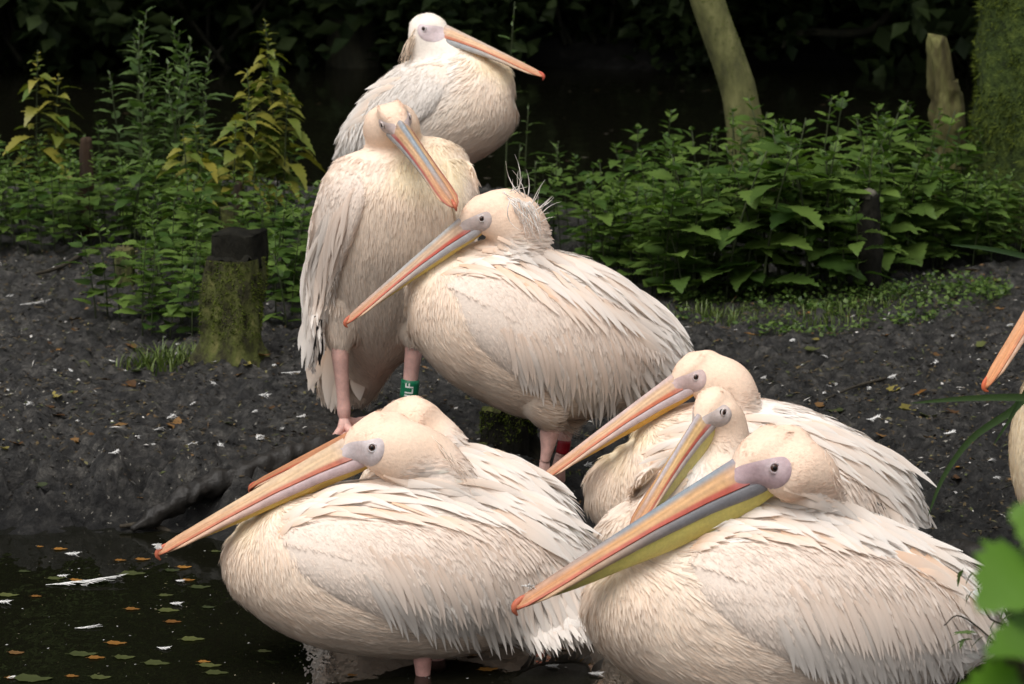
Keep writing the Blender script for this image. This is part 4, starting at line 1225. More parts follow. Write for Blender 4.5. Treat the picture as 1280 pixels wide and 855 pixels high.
        new_obj('bill_nail', mesh('bill_nail', at_base(Vn, s.base), Fn, M['bill'], cols=np.tile(np.array(st.get('nail', (.48, .13, .07))), (len(Vn), 1))), ub)
        # lower bill: two rami meeting at the tip
        parts, cols = [], []
        for sg in (-1, 1):
            x2 = np.linspace(.015, .965, 26); seg = 10; th = np.linspace(0, 2 * math.pi, seg, endpoint=False); ring = []
            for x in x2:
                hw = tab(HW, x); tz = tab(TOMZ, x) - .004; bz = tab(LOWZ, x); cz = (tz + bz) / 2; rz = (tz - bz) / 2 * (1 if x > .06 else .65 + .35 * (x - .015) / .045)
                yy = sg * hw * (.90 if x < .9 else .90 - .6 * (x - .9) / .07)
                ring.append(s.hp(np.column_stack([np.full(seg, x), yy + .013 * np.cos(th), cz + rz * np.sin(th)])))
                tx = sstep(.3, .95, x); c = low * (1 - .65 * tx) + PALEO_A * .65 * tx
                cols.append(np.tile(c * (1 + .08 * math.sin(x * 60)), (seg, 1)) * (1 - .15 * np.sin(th))[:, None])
            V = np.vstack(ring + [ring[0].mean(0)[None], ring[-1].mean(0)[None]]); mm = len(x2)
            i = np.arange(mm - 1)[:, None] * seg; j = np.arange(seg)[None]; k = (j + 1) % seg
            q = np.stack([i + j, i + k, i + seg + k, i + seg + j], -1).reshape(-1, 4); a = np.arange(seg); b = (a + 1) % seg; e = (mm - 1) * seg
            t = np.vstack([np.stack([b, a, np.full(seg, mm * seg)], -1), np.stack([e + a, e + b, np.full(seg, mm * seg + 1)], -1)])
            parts.append((V, [q, t])); cols.append(np.tile(low, (2, 1)))
        V, F = join(parts); lb = part('lower_bill', V, F, M['bill'], s.root, s.base, cols=np.clip(np.vstack(cols), 0, .9))
        # throat pouch slung between them
        x3 = np.linspace(-.07, .93, 28); q3 = np.linspace(-1, 1, 17); V, C = [], []
        for x in x3:
            hw = tab(HW, max(x, 0)) * (.97 if x < .85 else .97 - (x - .85) * 3); bz = tab(LOWZ, max(x, 0)) + .010 + (.0 if x > 0 else x * .3)
            dp = pd * math.sin(math.pi * np.clip((x + .10) / 1.06, 0, 1) ** .75) ** .8
            fold = .003 * np.sin(q3 * 9 + x * 10)
            z = bz - dp * (1 - np.abs(q3) ** 2.2) + fold
            V.append(s.hp(np.column_stack([np.full(17, x), hw * q3 * (1 + .25 * dp / .06 * (1 - np.abs(q3))), z])))
            nz = np.array([mnoise.noise(Vector((x * 14, q * 4, s.seed + 9))) for q in q3])[:, None]
            C.append(np.tile(pouch * (1 - .35 * sstep(.6, .95, x)), (17, 1)) * (1 + .14 * nz))
        V = np.vstack(V); i = np.arange(27)[:, None] * 17; j = np.arange(16)[None]
        part('throat_pouch', V, [np.stack([i + j, i + j + 1, i + 17 + j + 1, i + 17 + j], -1).reshape(-1, 4)], M['skin'], s.root, s.base, cols=np.clip(np.vstack(C), 0, .9))
        # bare face and eyes
        FP = np.array([(.115, .030), (.07, .040), (.02, .036), (-.02, .031), (-.048, .022), (-.053, .002), (-.042, -.022), (-.022, -.045), (.01, -.066), (.05, -.074), (.10, -.062), (.135, -.03), (.135, .005)])
        out = catmull(np.vstack([FP, FP[:1]]), 48)[:-1]; c = np.array([.015, -.01]); K = 9
        for sg in (-1, 1):
            Vf, Cf = [], []
            for kx in range(K + 1):
                for p in (out if kx else [c]):
                    pt = c + (p - c) * (kx / K) ** .9
                    o = s.hp([[pt[0], sg * .35, pt[1]]])[0]
                    h = s.bvh.ray_cast(Vector(o), Vector(-sg * s.HY))
                    y = .09 if h[0] is None else abs(s.local(np.array(h[0])[None])[0][1])
                    ry = np.interp(pt[0], [-.05, .02, .09, .16], [.09, .075, .058, .042]); rz = np.interp(pt[0], [-.05, .02, .09, .16], [.087, .078, .058, .028])
                    ya = ry * math.sqrt(max(0.05, 1 - ((pt[1] + .01) / rz) ** 2))
                    if h[0] is None or y > .2: y = ya
                    q = s.hp([[pt[0], sg * (y + .006 * (1 - (kx / K) ** 4) + .0015), pt[1]]])[0]
                    Vf.append(q)
                    dd = math.hypot(pt[0] - 0, pt[1] - .005)
                    cl = skin * (1 + .10 * mnoise.noise(Vector((pt[0] * 40, pt[1] * 40, s.seed)))) + np.array([.14, .14, .14]) * math.exp(-(dd / .030) ** 2)
                    Cf.append(cl)
            n = len(out); F = []
            for j in range(n):
                F.append((0, 1 + j, 1 + (j + 1) % n))
                for kx in range(1, K):
                    a, b = 1 + (kx - 1) * n, 1 + kx * n
                    F.append((a + j, b + j, b + (j + 1) % n)); F.append((a + j, b + (j + 1) % n, a + (j + 1) % n))
            fs = part('face_skin', np.array(Vf), [np.array(F)], M['skin'], s.root, s.base, cols=np.clip(np.array(Cf), 0, .9))
            h = s.bvh.ray_cast(Vector(s.hp([[0, sg * .35, .005]])[0]), Vector(-sg * s.HY))
            y = .08 if h[0] is None else abs(s.local(np.array(h[0])[None])[0][1])
            er = max(.0075, .0175 * L)
            nrm = s.HY * sg + s.HF * .12 + s.HU * .1
            nrm = unit(nrm); ec = s.hp([[0, sg * (y + .011), .005]])[0] - nrm * er * .45
            Rm = frame(nrm, s.HU)
            Ve, Fe = ellipsoid(ec, Rm[:, [1, 2, 0]], np.array([er, er, er]), 20, 18)
            ang = np.arccos(np.clip((unit(Ve - ec) @ nrm), -1, 1))
            ce = np.where(ang[:, None] < .52, np.array([[.004, .004, .004]]), np.where(ang[:, None] < .95, np.array([[.055, .022, .012]]), np.array([[.02, .012, .010]])))
            eye = part('eye', Ve, Fe, M['eye'], s.root, s.base, cols=ce)
            tt = np.linspace(0, 2 * math.pi, 25)
            rp = ec + nrm * er * .52 + er * .98 * (np.cos(tt)[:, None] * Rm[:, 1] + np.sin(tt)[:, None] * Rm[:, 2])
            Vr, Fr = tube(rp, er * .24, 8, ref=nrm)
            new_obj('eyelid', mesh('eyelid', at_base(Vr, s.base), Fr, M['skin'], cols=np.tile(skin * .8 + .16, (len(Vr), 1))), eye)

    def strands(s, name, bpoly, tpoly, n, wpx, d=0.0, color=WHITE, spread=6, curl=.1):
        """Loose plumes standing off the head."""
        parts = []; bp = catmull(bpoly, n) if len(bpoly) > 2 else np.linspace(bpoly[0], bpoly[-1], n); tp = catmull(tpoly, n) if len(tpoly) > 2 else np.linspace(tpoly[0], tpoly[-1], n)
        for i in range(n):
            b = bp[i] + s.rs.normal(size=2) * 2; t = tp[i] + s.rs.normal(size=2) * spread; ts = np.linspace(0, 1, 6)
            ax = t - b; pe = np.array([-ax[1], ax[0]]) * curl * s.rs.normal()
            q = b + ax * ts[:, None] + pe * (4 * ts * (1 - ts))[:, None]; dd = d + s.rs.normal() * .018
            C = np.array([s.P(u, v, dd + .02 * s.rs.normal() * x) for (u, v), x in zip(q, ts)])
            parts.append(tube(C, wpx / s.sc * .5 * (1 - .85 * ts), 5))
        V, F = join(parts)
        return part(name, V, F, M['plumage'], s.root, s.base, cols=np.tile(np.array(color), (len(V), 1)), kind='stuff')

    def leg(s, pts, rad, toes=None, gz=None, color=(.56, .30, .26), band=None):
        """pts: (u, v, d); toes: list of ground px for the toe tips."""
        C = np.array([s.P(*p) for p in pts]); r = np.array(rad) / s.sc
        V, F = tube(C, r, 14, n=30)
        k = np.array([mnoise.noise(Vector(p * 60)) for p in V])
        col = np.array(color) * (1 + .25 * k)[:, None]
        lg = part('leg', V, F, M['skin'], s.root, s.base, cols=np.clip(col, 0, .9))
        if toes:
            a = C[-1]; g = gz
            tips = [PZ(u, v, g + .006) for u, v in toes]
            parts = []; heel = np.array([a[0], a[1], g + .012])
            for t in tips:
                m = heel * .5 + t * .5 + [0, 0, .010]
                parts.append(tube([a + [0, 0, .004], heel * .8 + t * .2 + [0, 0, .012], m, t * .93 + heel * .07 + [0, 0, .006], t], np.array([.012, .013, .010, .008, .003]), 8, n=14))
            for t0, t1 in zip(tips[:-1], tips[1:]):
                nn = 8; V2 = []
                for i in range(nn + 1):
                    f = i / nn
                    e0 = heel + (t0 - heel) * f; e1 = heel + (t1 - heel) * f
                    for j in range(nn + 1):
                        w = j / nn; p = e0 * (1 - w) + e1 * w
                        p = heel + (p - heel) * (1 - .10 * math.sin(math.pi * w) * f); p[2] = g + .013 + .008 * (1 - f) - .003 * math.sin(math.pi * w) + .002 * math.sin(w * 25)
                        V2.append(p)
                F2 = np.array([[i * (nn + 1) + j, i * (nn + 1) + j + 1, (i + 1) * (nn + 1) + j + 1, (i + 1) * (nn + 1) + j] for i in range(nn) for j in range(nn)])
                parts.append((np.array(V2), [F2]))
            V, F = join(parts)
            kk = np.array([mnoise.noise(Vector(p * 70)) for p in V])
            new_obj('foot', mesh('foot', at_base(V, s.base), F, M['skin'], cols=np.clip(np.array(color) * 1.05 * (1 + .25 * kk)[:, None], 0, .9)), lg)
        if band:
            (u0, v0), (u1, v1), d, rpx, mat, text = band
            p0, p1 = s.P(u0, v0, d), s.P(u1, v1, d); rr = rpx / s.sc
            V, F = tube(np.linspace(p0, p1, 6), rr, 24)
            b = new_obj('leg_band', mesh('leg_band', at_base(V, s.base), F, M[mat]), lg)
            if text:
                cu = bpy.data.curves.new('t', 'FONT'); cu.body = text; cu.size = 1; cu.align_x = 'CENTER'; cu.align_y = 'CENTER'; cu.resolution_u = 3; cu.offset = .015
                to = bpy.data.objects.new('t', cu); COL.objects.link(to)
                me = bpy.data.meshes.new_from_object(to.evaluated_get(bpy.context.evaluated_depsgraph_get()))
                bpy.data.objects.remove(to)
                bm = bmesh.new(); bm.from_mesh(me); bmesh.ops.triangulate(bm, faces=bm.faces); bmesh.ops.subdivide_edges(bm, edges=bm.edges, cuts=2)
                bmesh.ops.triangulate(bm, faces=bm.faces)
                Vt = np.array([v.co[:] for v in bm.verts]); Ft = np.array([[v.index for v in f.verts] for f in bm.faces]); bm.free()
                axv = p1 - p0; H = np.linalg.norm(axv); ax = axv / H
                f = H * .86 / (Vt[:, 0].max() - Vt[:, 0].min())
                Vt = Vt[:, :2] * f
                front = unit(CAM - (p0 + p1) / 2); front = unit(front - ax * (front @ ax)); sidev = np.cross(ax, front)
                th = -Vt[:, 1] / rr * 1.0
                W3 = (p0 + p1) / 2 + ax * (-Vt[:, 0])[:, None] * (1 if ax[2] < 0 else -1) + (rr + .0006) * (np.cos(th)[:, None] * front + np.sin(th)[:, None] * sidev * (-1 if ax[2] < 0 else 1))
                new_obj('band_text', mesh('band_text', at_base(W3, s.base), [Ft], M['white_print']), lg)
        return lg

PALEO_A = np.array((.72, .42, .20))
def hst(rows):   # (u, top, bottom, depth radius, depth) -> loft stations
    return [(u, (a + b) / 2, (b - a) / 2, rd, d) for u, a, b, rd, d in rows]
def wet_legs(P, spots, rpx=8):
    for (u, v, d) in spots:
        a = P.P(u, v, d); z0 = GZ(a[0], a[1])
        vb = pix(np.array([a[0], a[1], z0 + .006]))[1]
        P.leg([(u, v, d), (u + 1, v + (vb - v) * .4, d), (u, vb, d)], [rpx * 1.7, rpx, rpx * .85], toes=[(u - 40, vb + 6), (u - 34, vb + 22), (u - 12, vb + 30)], gz=z0)

# the pelican in the water by the root
D = Pelican('D', 'pelican standing in the water, whole folded wing in view, feather stuck on bill tip', (520, 834), 0.0,
    [hst([(283, 668, 692, .03, 0), (295, 645, 725, .08, 0), (320, 628, 758, .12, 0), (360, 612, 788, .15, 0), (420, 602, 812, .17, 0), (490, 598, 822, .175, 0), (560, 600, 822, .17, .02), (620, 608, 808, .155, .04), (670, 626, 785, .125, .06), (715, 652, 757, .08, .08), (745, 672, 730, .03, .1)])],
    [[(452, 557, 20, .036, -.03), (476, 560, 35, .052, -.03), (506, 567, 42, .060, -.02), (536, 581, 42, .062, .0), (556, 604, 38, .06, .0), (558, 640, 36, .06, .0)]],
    ((460, 555), (195, 690), -.035, -.09, 0.0), seed=1,
    style=dict(ridge=(.62, .44, .28), side=(.62, .42, .25), edge=(.48, .13, .07), low=(.50, .37, .37), pouch=(.58, .40, .10), depth=.045, skin=(.50, .43, .45)))
D.strands('crest', [(540, 548), (575, 585)], [(572, 590), (592, 622)], 14, 1.4, -.06, PINKW, 5, .06)
wet_legs(D, [(528, 815, -.05), (545, 810, .06)], 7.5)

# the one behind it
E = Pelican('E', 'pelican mostly hidden behind the wading bird, only crown, bill and white back showing', (560, 812), 0.0,
    [hst([(400, 620, 700, .06, 0), (440, 588, 760, .13, 0), (500, 562, 790, .165, 0), (578, 557, 800, .17, 0), (650, 578, 770, .14, .02), (695, 608, 730, .09, .04), (722, 645, 690, .03, .06)])],
    [[(478, 537, 20, .036, 0), (496, 542, 34, .052, 0), (522, 548, 41, .06, 0), (545, 560, 39, .06, 0), (556, 590, 36, .06, 0)]],
    ((484, 530), (312, 609), 0, .30, 0.0), frame=((400, 660), (725, 670), 110), k=.93, seed=2,
    style=dict(ridge=(.58, .26, .13), side=ORANGE, edge=(.5, .1, .05), pouch=PGOLD, depth=.015, skin=(.62, .5, .5)))
wet_legs(E, [(540, 790, -.04), (560, 790, .06)])

# the one on the bank with the red band
Crow = [(a, b, n, w * .93, l, c, o) for (a, b, n, w, l, c, o) in [
    ([(640, 440), (690, 455), (745, 455), (795, 440)], [(655, 492), (705, 512), (758, 530), (835, 500)], 22, 10, .004, GREYW, 1),
    ([(628, 415), (680, 425), (740, 425), (790, 420)], [(640, 468), (695, 490), (755, 505), (825, 478)], 20, 9, .007, COVERT, 1),
    ([(745, 385), (780, 400), (800, 420)], [(838, 430), (850, 452), (846, 474)], 9, 12, .012, WHITE, 0),
    ([(556, 346), (580, 334), (620, 336), (660, 350), (700, 372)], [(590, 342), (622, 348), (668, 375), (715, 405), (760, 430)], 16, 7.5, .012, PINKW, 0),
    ([(560, 332), (600, 320), (650, 325), (700, 345), (740, 365)], [(610, 330), (660, 345), (715, 378), (762, 410), (805, 428)], 16, 9, .015, WHITE, 0),
    ([(600, 312), (650, 312), (700, 325), (745, 345), (775, 365)], [(665, 328), (720, 350), (772, 382), (818, 408), (850, 430)], 15, 10, .018, WHITE, 0),
    ([(680, 312), (715, 325), (755, 345), (790, 368)], [(745, 345), (795, 372), (832, 400), (864, 440)], 12, 11, .021, WHITE, 0)]]
C = Pelican('C', 'pelican with spiky white crest resting on the bank, dark red leg band', (685, 582), 0.14,
    [hst([(507, 350, 388, .03, 0), (518, 333, 408, .07, 0), (540, 319, 437, .11, 0), (580, 308, 474, .145, 0), (625, 307, 502, .165, .02), (675, 311, 524, .175, .04), (725, 328, 530, .165, .07), (770, 352, 522, .14, .10), (812, 382, 498, .10, .13), (845, 412, 470, .06, .16), (862, 433, 448, .02, .18)]), [(672, 480, 38, .08, -.03), (682, 512, 27, .055, -.035), (686, 530, 15, .035, -.03), (687, 537, 8, .02, -.03)], [(715, 490, 34, .07, .09), (711, 518, 22, .05, .1), (708, 533, 11, .03, .1), (708, 538, 6, .02, .1)]],
    [[(592, 272, 19, .036, 0), (612, 269, 31, .052, 0), (634, 272, 37, .060, 0), (649, 284, 36, .062, 0), (652, 304, 33, .06, .0), (645, 335, 33, .06, .0)], [(618, 306, 11, .035, .03), (592, 315, 12, .04, .03), (562, 328, 15, .05, .02), (536, 345, 20, .06, .0)]],
    ((598, 273), (430, 403), -.03, -.13, 0.0), frame=((506, 362), (864, 447), 104), rows=Crow, seed=3,
    poly=[[(555, 353), (565, 340), (590, 333), (625, 333), (680, 345), (740, 362), (790, 385), (830, 420), (850, 445), (835, 475), (800, 498), (758, 515), (709, 503), (669, 486), (642, 473), (598, 440), (570, 400)]],
    style=dict(ridge=(.36, .35, .34), side=(.50, .33, .21), edge=(.45, .07, .04), low=(.36, .34, .34), pouch=(.55, .42, .12), depth=.042, skin=(.46, .38, .37)))
C.strands('crest', [(628, 240), (650, 243), (668, 258), (678, 275)], [(660, 255), (640, 205), (675, 232), (698, 268)], 20, 1.5, -.03, WHITE, 7, .10)
C.strands('nape_plumes', [(636, 250), (665, 255)], [(662, 290), (680, 300)], 28, 1.8, -.062, WHITE, 6, .1)
gC = GZ(C.P(687, 580)[0], C.Y)
C.leg([(687, 530, -.03), (687, 540, -.03), (686, 548, -.03), (684, 562, -.03), (681, 577, -.03)], [10, 12, 11, 8, 6], toes=[(636, 588), (652, 604), (690, 603)], gz=gC, color=(.60, .36, .31))
C.leg([(708, 530, .10), (707, 540, .10), (704, 556, .10), (700, 570, .10)], [9, 10, 7, 6], toes=[(660, 574), (668, 588), (702, 590)], gz=GZ(C.P(700, 570, .1)[0], C.Y + .1), color=(.60, .36, .31),
      band=((706, 550), (703, 566), .10, 8.5, 'band_red', None))

# the one facing us with the green band
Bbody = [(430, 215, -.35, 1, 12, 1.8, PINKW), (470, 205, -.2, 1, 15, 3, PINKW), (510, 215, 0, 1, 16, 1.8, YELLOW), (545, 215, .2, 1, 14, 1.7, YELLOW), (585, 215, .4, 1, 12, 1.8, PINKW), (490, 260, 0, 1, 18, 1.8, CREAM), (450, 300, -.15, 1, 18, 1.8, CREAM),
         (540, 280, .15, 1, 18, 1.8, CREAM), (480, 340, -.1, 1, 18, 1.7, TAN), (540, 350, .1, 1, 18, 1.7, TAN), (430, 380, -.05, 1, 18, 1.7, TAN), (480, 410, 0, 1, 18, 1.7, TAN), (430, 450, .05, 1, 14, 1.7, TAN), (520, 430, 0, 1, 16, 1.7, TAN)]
Bwing = [(425, 205, -.4, 1, 10, 1.7, PINKW), (445, 235, -.35, 1, 10, 1.7, COVERT), (410, 260, -.25, 1, 13, 2.6, COVERT), (425, 300, -.25, 1, 15, 2.8, COVERT), (395, 330, -.08, 1, 24, 3.4, GREYW), (390, 400, 0, 1, 28, 4, GREYW), (595, 230, .2, 1, 11, 1.7, PINKW), (562, 225, .2, 1, 12, 1.8, YELLOW), (568, 300, .1, 1, 16, 1.8, CREAM), (590, 300, 0, 1, 18, 2.6, COVERT)]
Brow = [([(412, 265), (402, 300), (398, 340)], [(396, 330), (384, 390), (384, 440)], 12, 8, .006, GREYW, 1),
        ([(428, 255), (418, 290), (408, 330)], [(415, 315), (400, 370), (394, 425)], 12, 8, .009, COVERT, 1),
        ([(440, 240), (432, 270), (422, 300)], [(432, 290), (418, 335), (406, 385)], 10, 7, .012, COVERT, 1),
        ([(386, 385), (392, 392), (396, 400)], [(374, 440), (378, 455), (384, 458)], 5, 10, .012, WHITE, 1),
        ([(390, 400), (396, 405), (400, 412)], [(392, 452), (396, 456), (399, 458)], 5, 7, .004, DARK, 1)]
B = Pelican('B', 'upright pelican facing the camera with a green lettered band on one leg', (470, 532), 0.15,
    [[(506, 176, 24, .04, .03), (507, 185, 60, .08, .01), (507, 199, 79, .105, -.02), (505, 219, 90, .12, -.05), (501, 245, 98, .14, -.06), (492, 290, 100, .155, -.03), (482, 335, 96, .16, .02), (474, 380, 84, .15, .07), (468, 415, 64, .13, .12), (462, 440, 44, .10, .16), (456, 465, 30, .06, .20), (448, 490, 22, .03, .24), (442, 502, 12, .01, .26)],
     [(432, 375, 42, .10, .02), (427, 410, 27, .06, -.005), (425, 430, 17, .035, -.02), (424, 439, 10, .02, -.025)], [(512, 375, 44, .10, .02), (516, 405, 28, .06, -.01), (517, 424, 17, .035, -.02), (517, 433, 10, .02, -.02)],
     [(446, 425, 36, .03, .17), (438, 455, 41, .016, .20), (433, 485, 40, .012, .22), (432, 500, 32, .010, .225), (432, 506, 14, .008, .228)]],
    [[(491, 129, 14, .03, -.08), (491, 138, 28, .05, -.08), (490, 152, 35, .065, -.08), (490, 166, 36, .065, -.07), (493, 180, 34, .06, -.04), (498, 200, 44, .06, .0)]],
    ((495, 152), (569, 257), -.15, -.50, .30, dict(side_eye=False, c=(-.10, 0, -.02), r=(.11, .085, .08))), frame=((560, 230), (440, 500), 100), body=Bbody, wing=Bwing, rows=Brow, k=.78, seed=4, farwing=False,
    poly=[[(428, 200), (452, 212), (460, 245), (444, 300), (424, 350), (408, 405), (396, 448), (384, 445), (377, 400), (380, 340), (388, 280), (404, 225)],
          [(556, 196), (580, 197), (596, 222), (597, 290), (588, 345), (574, 300), (560, 240)]],
    style=dict(ridge=BLUE, side=(.58, .36, .20), edge=(.42, .10, .09), low=(.34, .32, .31), pouch=PYEL, depth=.02, skin=(.50, .40, .39)))
B.feather_row([(402, 432), (420, 440), (445, 442), (468, 436)], [(396, 498), (416, 502), (440, 506), (472, 476)], 9, 17, .006, TAN, 0, 9, depth=.17)
gB = GZ(B.P(430, 528)[0], B.Y - .03) + .006
B.leg([(424, 432, -.025), (425, 442, -.03), (427, 470, -.03), (429, 495, -.03), (430, 515, -.03), (430, 524, -.03)], [11, 11, 9, 8, 8.5, 6], toes=[(418, 549), (450, 549), (486, 520)], gz=gB, color=(.60, .36, .31))
B.leg([(517, 426, -.02), (517, 440, -.02), (514, 465, -.02), (511, 495, -.02), (509, 506, -.02)], [11, 11, 9.5, 9, 7], toes=[(490, 528), (510, 530), (532, 520)], gz=GZ(B.P(509, 510)[0], B.Y - .02), color=(.55, .33, .29),
      band=((513, 475), (511, 496), -.02, 11.5, 'band_green', 'JLF'))

# the one at the back, looking the other way
A = Pelican('A', 'pelican at the back against the black pond, long bill lowered to the right', (540, 310), 0.15,
    [[(643, 106, 10, .03, -.06), (634, 108, 34, .08, -.06), (612, 118, 58, .125, -.05), (580, 130, 70, .155, -.02), (545, 142, 75, .165, .02), (505, 160, 67, .155, .06), (465, 180, 48, .12, .10), (440, 194, 28, .07, .13), (427, 202, 8, .03, .15)]],
    [[(546, 36, 13, .03, 0), (537, 37, 19, .045, 0), (531, 44, 21, .048, 0), (535, 60, 24, .05, 0), (552, 78, 34, .06, 0)], [(540, 55, 22, .05, 0), (570, 72, 24, .06, -.02), (600, 88, 30, .07, -.04)]],
    ((538, 36), (680, 94), -.02, -.22, 0.0, dict(col=(.88, .79, .70))), frame=((645, 112), (424, 200), 72), k=.68, seed=5, base_y=8.55, farwing=False,
    rows=[([(520, 120), (490, 150), (470, 175)], [(482, 162), (455, 192), (440, 206)], 10, 7, .004, GREYW, 1), ([(510, 92), (475, 122), (452, 152)], [(458, 118), (434, 152), (424, 196)], 10, 9, .012, WHITE, 0)],
    wing=[(560, 80, -.3, 1, 9, 2.0, PINKW), (540, 110, -.35, 1, 11, 1.7, GREYW), (500, 120, -.6, .8, 16, 3, GREYW), (460, 150, -.6, .8, 22, 4, WHITE), (435, 180, -.5, .9, 24, 4.4, WHITE), (500, 160, -.4, .9, 16, 3, GREYW)],
    poly=[[(561, 76), (564, 100), (550, 130), (526, 155), (490, 188), (455, 204), (433, 200), (432, 162), (454, 124), (500, 88), (538, 74)]],
    style=dict(ridge=(.50, .38, .30), side=(.66, .42, .25), edge=(.5, .16, .08), low=(.36, .36, .36), pouch=PGOLD, depth=.010, skin=(.56, .46, .49), nail=(.50, .10, .06)))
A.strands('crest', [(518, 36), (516, 56)], [(503, 82), (508, 80)], 26, 1.8, -.02, (.84, .70, .56), 4, .06)
gA = GZ(A.P(540, 310)[0], 8.55)
sA = PZ(540, 310, 0)
for (u, d) in ((530, -.03), (556, .05)):
    A.leg([(u, 205, d), (u - 1, 235, d), (u, 262, d), (u, 300, d)], [14, 9, 7.5, 8], toes=[(u + 8, 318), (u + 30, 318), (u + 36, 308)], gz=float(A.P(u, 302, d)[2]) - .01)

# right-hand group: back one
F_ = Pelican('F', 'pelican behind the close pair, its bill pointing to the red leg band', (930, 690), 0.0,
    [hst([(749, 562, 595, .03, 0), (757, 545, 628, .07, 0), (775, 530, 665, .11, 0), (815, 512, 700, .145, 0), (870, 500, 722, .165, 0), (930, 496, 735, .17, .02), (990, 508, 735, .165, .04), (1045, 532, 722, .14, .06), (1095, 565, 705, .10, .09), (1130, 612, 690, .06, .12), (1152, 655, 680, .025, .14)])],
    [[(860, 470, 18, .034, 0), (878, 473, 29, .05, 0), (900, 478, 34, .058, 0), (914, 489, 33, .058, 0), (916, 507, 31, .055, .0), (912, 532, 33, .055, .0)]],
    ((866, 471), (675, 598), -.03, -.13, 0.0), frame=((749, 600), (1156, 655), 112), k=.86, seed=6,
    style=dict(ridge=(.55, .40, .36), side=(.60, .38, .22), edge=(.50, .13, .06), low=(.50, .40, .40), pouch=PGOLD, depth=.052, skin=(.47, .35, .35)))
F_.feather_row([(1080, 570), (1100, 600), (1110, 630)], [(1128, 613), (1145, 645), (1160, 673)], 7, 11, .010, WHITE, 0, 9)
F_.feather_row([(1085, 630), (1095, 640)], [(1150, 668), (1156, 676)], 4, 8, .006, DARK, 0, 10)
wet_legs(F_, [(930, 715, -.04), (950, 715, .06)])

# middle one, bill tucked down towards us
Gbody = [(785, 600, -.2, 1, 13, 2.6, PINKW), (800, 570, -.3, .8, 13, 2.8, PINKW), (835, 560, -.5, .8, 14, 3, WHITE), (820, 610, -.5, .9, 16, 4, WHITE), (800, 650, -.2, 1, 16, 3, CREAM), (860, 580, -.3, 1, 15, 3.4, WHITE), (900, 580, .2, 1, 15, 3.0, CREAM), (930, 600, .6, 1, 18, 4, WHITE), (980, 640, .8, .6, 26, 6, WHITE), (860, 700, 0, 1, 16, 1.8, TAN)]
G = Pelican('G', 'pelican squeezed in the middle of the right group, bill tucked down over its chest', (890, 745), 0.0,
    [hst([(778, 610, 660, .04, -.06), (786, 585, 705, .09, -.05), (805, 565, 745, .13, -.02), (845, 553, 775, .15, .0), (895, 552, 790, .16, .02), (945, 572, 790, .15, .06), (990, 605, 775, .12, .1), (1025, 640, 750, .07, .14)])],
    [[(894, 512, 20, .04, .0), (902, 520, 27, .05, .02), (908, 540, 29, .052, .03), (902, 580, 40, .06, .02)]],
    ((895, 515), (788, 662), -.02, -.24, 0.0, dict()), frame=((780, 640), (1030, 690), 105), body=Gbody, k=.82, seed=7, farwing=False, rows=[],
    wing=[(800, 600, -.3, 1, 10, 1.7, PINKW), (820, 640, -.2, 1, 10, 1.7, PINKW)], poly=[[(788, 610), (800, 590), (822, 585), (836, 600), (830, 640), (815, 680), (797, 690), (786, 655)]],
    style=dict(ridge=(.46, .40, .41), side=(.60, .38, .17), edge=(.42, .09, .06), low=(.42, .35, .33), pouch=(.66, .58, .20), depth=.13, skin=(.48, .40, .39)))
G.feather_row([(845, 560), (835, 585), (825, 610)], [(800, 575), (795, 612), (800, 645)], 14, 7, .010, WHITE, 0, 3)
G.feather_row([(870, 560), (860, 590), (850, 620)], [(828, 580), (822, 612), (825, 648)], 14, 7, .012, WHITE, 0, 3)
wet_legs(G, [(880, 770, -.04), (905, 770, .06)])

# right front
Hrow = [(a, b, n, w * 1.12, l, c, o) for (a, b, n, w, l, c, o) in [
    ([(960, 770), (1030, 785), (1100, 785), (1170, 765)], [(995, 838), (1060, 862), (1130, 862), (1215, 840)], 24, 11, .004, GREYW, 1),
    ([(985, 735), (1055, 745), (1120, 740), (1175, 735)], [(1015, 805), (1085, 825), (1150, 822), (1220, 818)], 22, 10, .007, COVERT, 1),
    ([(1110, 688), (1150, 700), (1175, 725)], [(1190, 735), (1222, 770), (1242, 815)], 12, 14, .013, PINKW, 0),
    ([(858, 690), (880, 676), (925, 668), (980, 666), (1030, 668)], [(890, 682), (930, 672), (985, 680), (1045, 693), (1100, 705)], 18, 8.5, .013, PINKW, 0),
    ([(850, 675), (885, 658), (940, 648), (1000, 648), (1050, 655)], [(895, 662), (945, 660), (1005, 672), (1075, 685), (1130, 700)], 18, 10.5, .016, WHITE, 0),
    ([(862, 650), (905, 636), (960, 632), (1025, 638), (1075, 652)], [(915, 640), (965, 645), (1035, 660), (1105, 678), (1165, 698)], 18, 11.5, .019, WHITE, 0),
    ([(900, 630), (960, 622), (1020, 626), (1075, 645), (1120, 664)], [(965, 632), (1035, 645), (1100, 660), (1160, 680), (1226, 722)], 16, 12, .022, WHITE, 0)]]
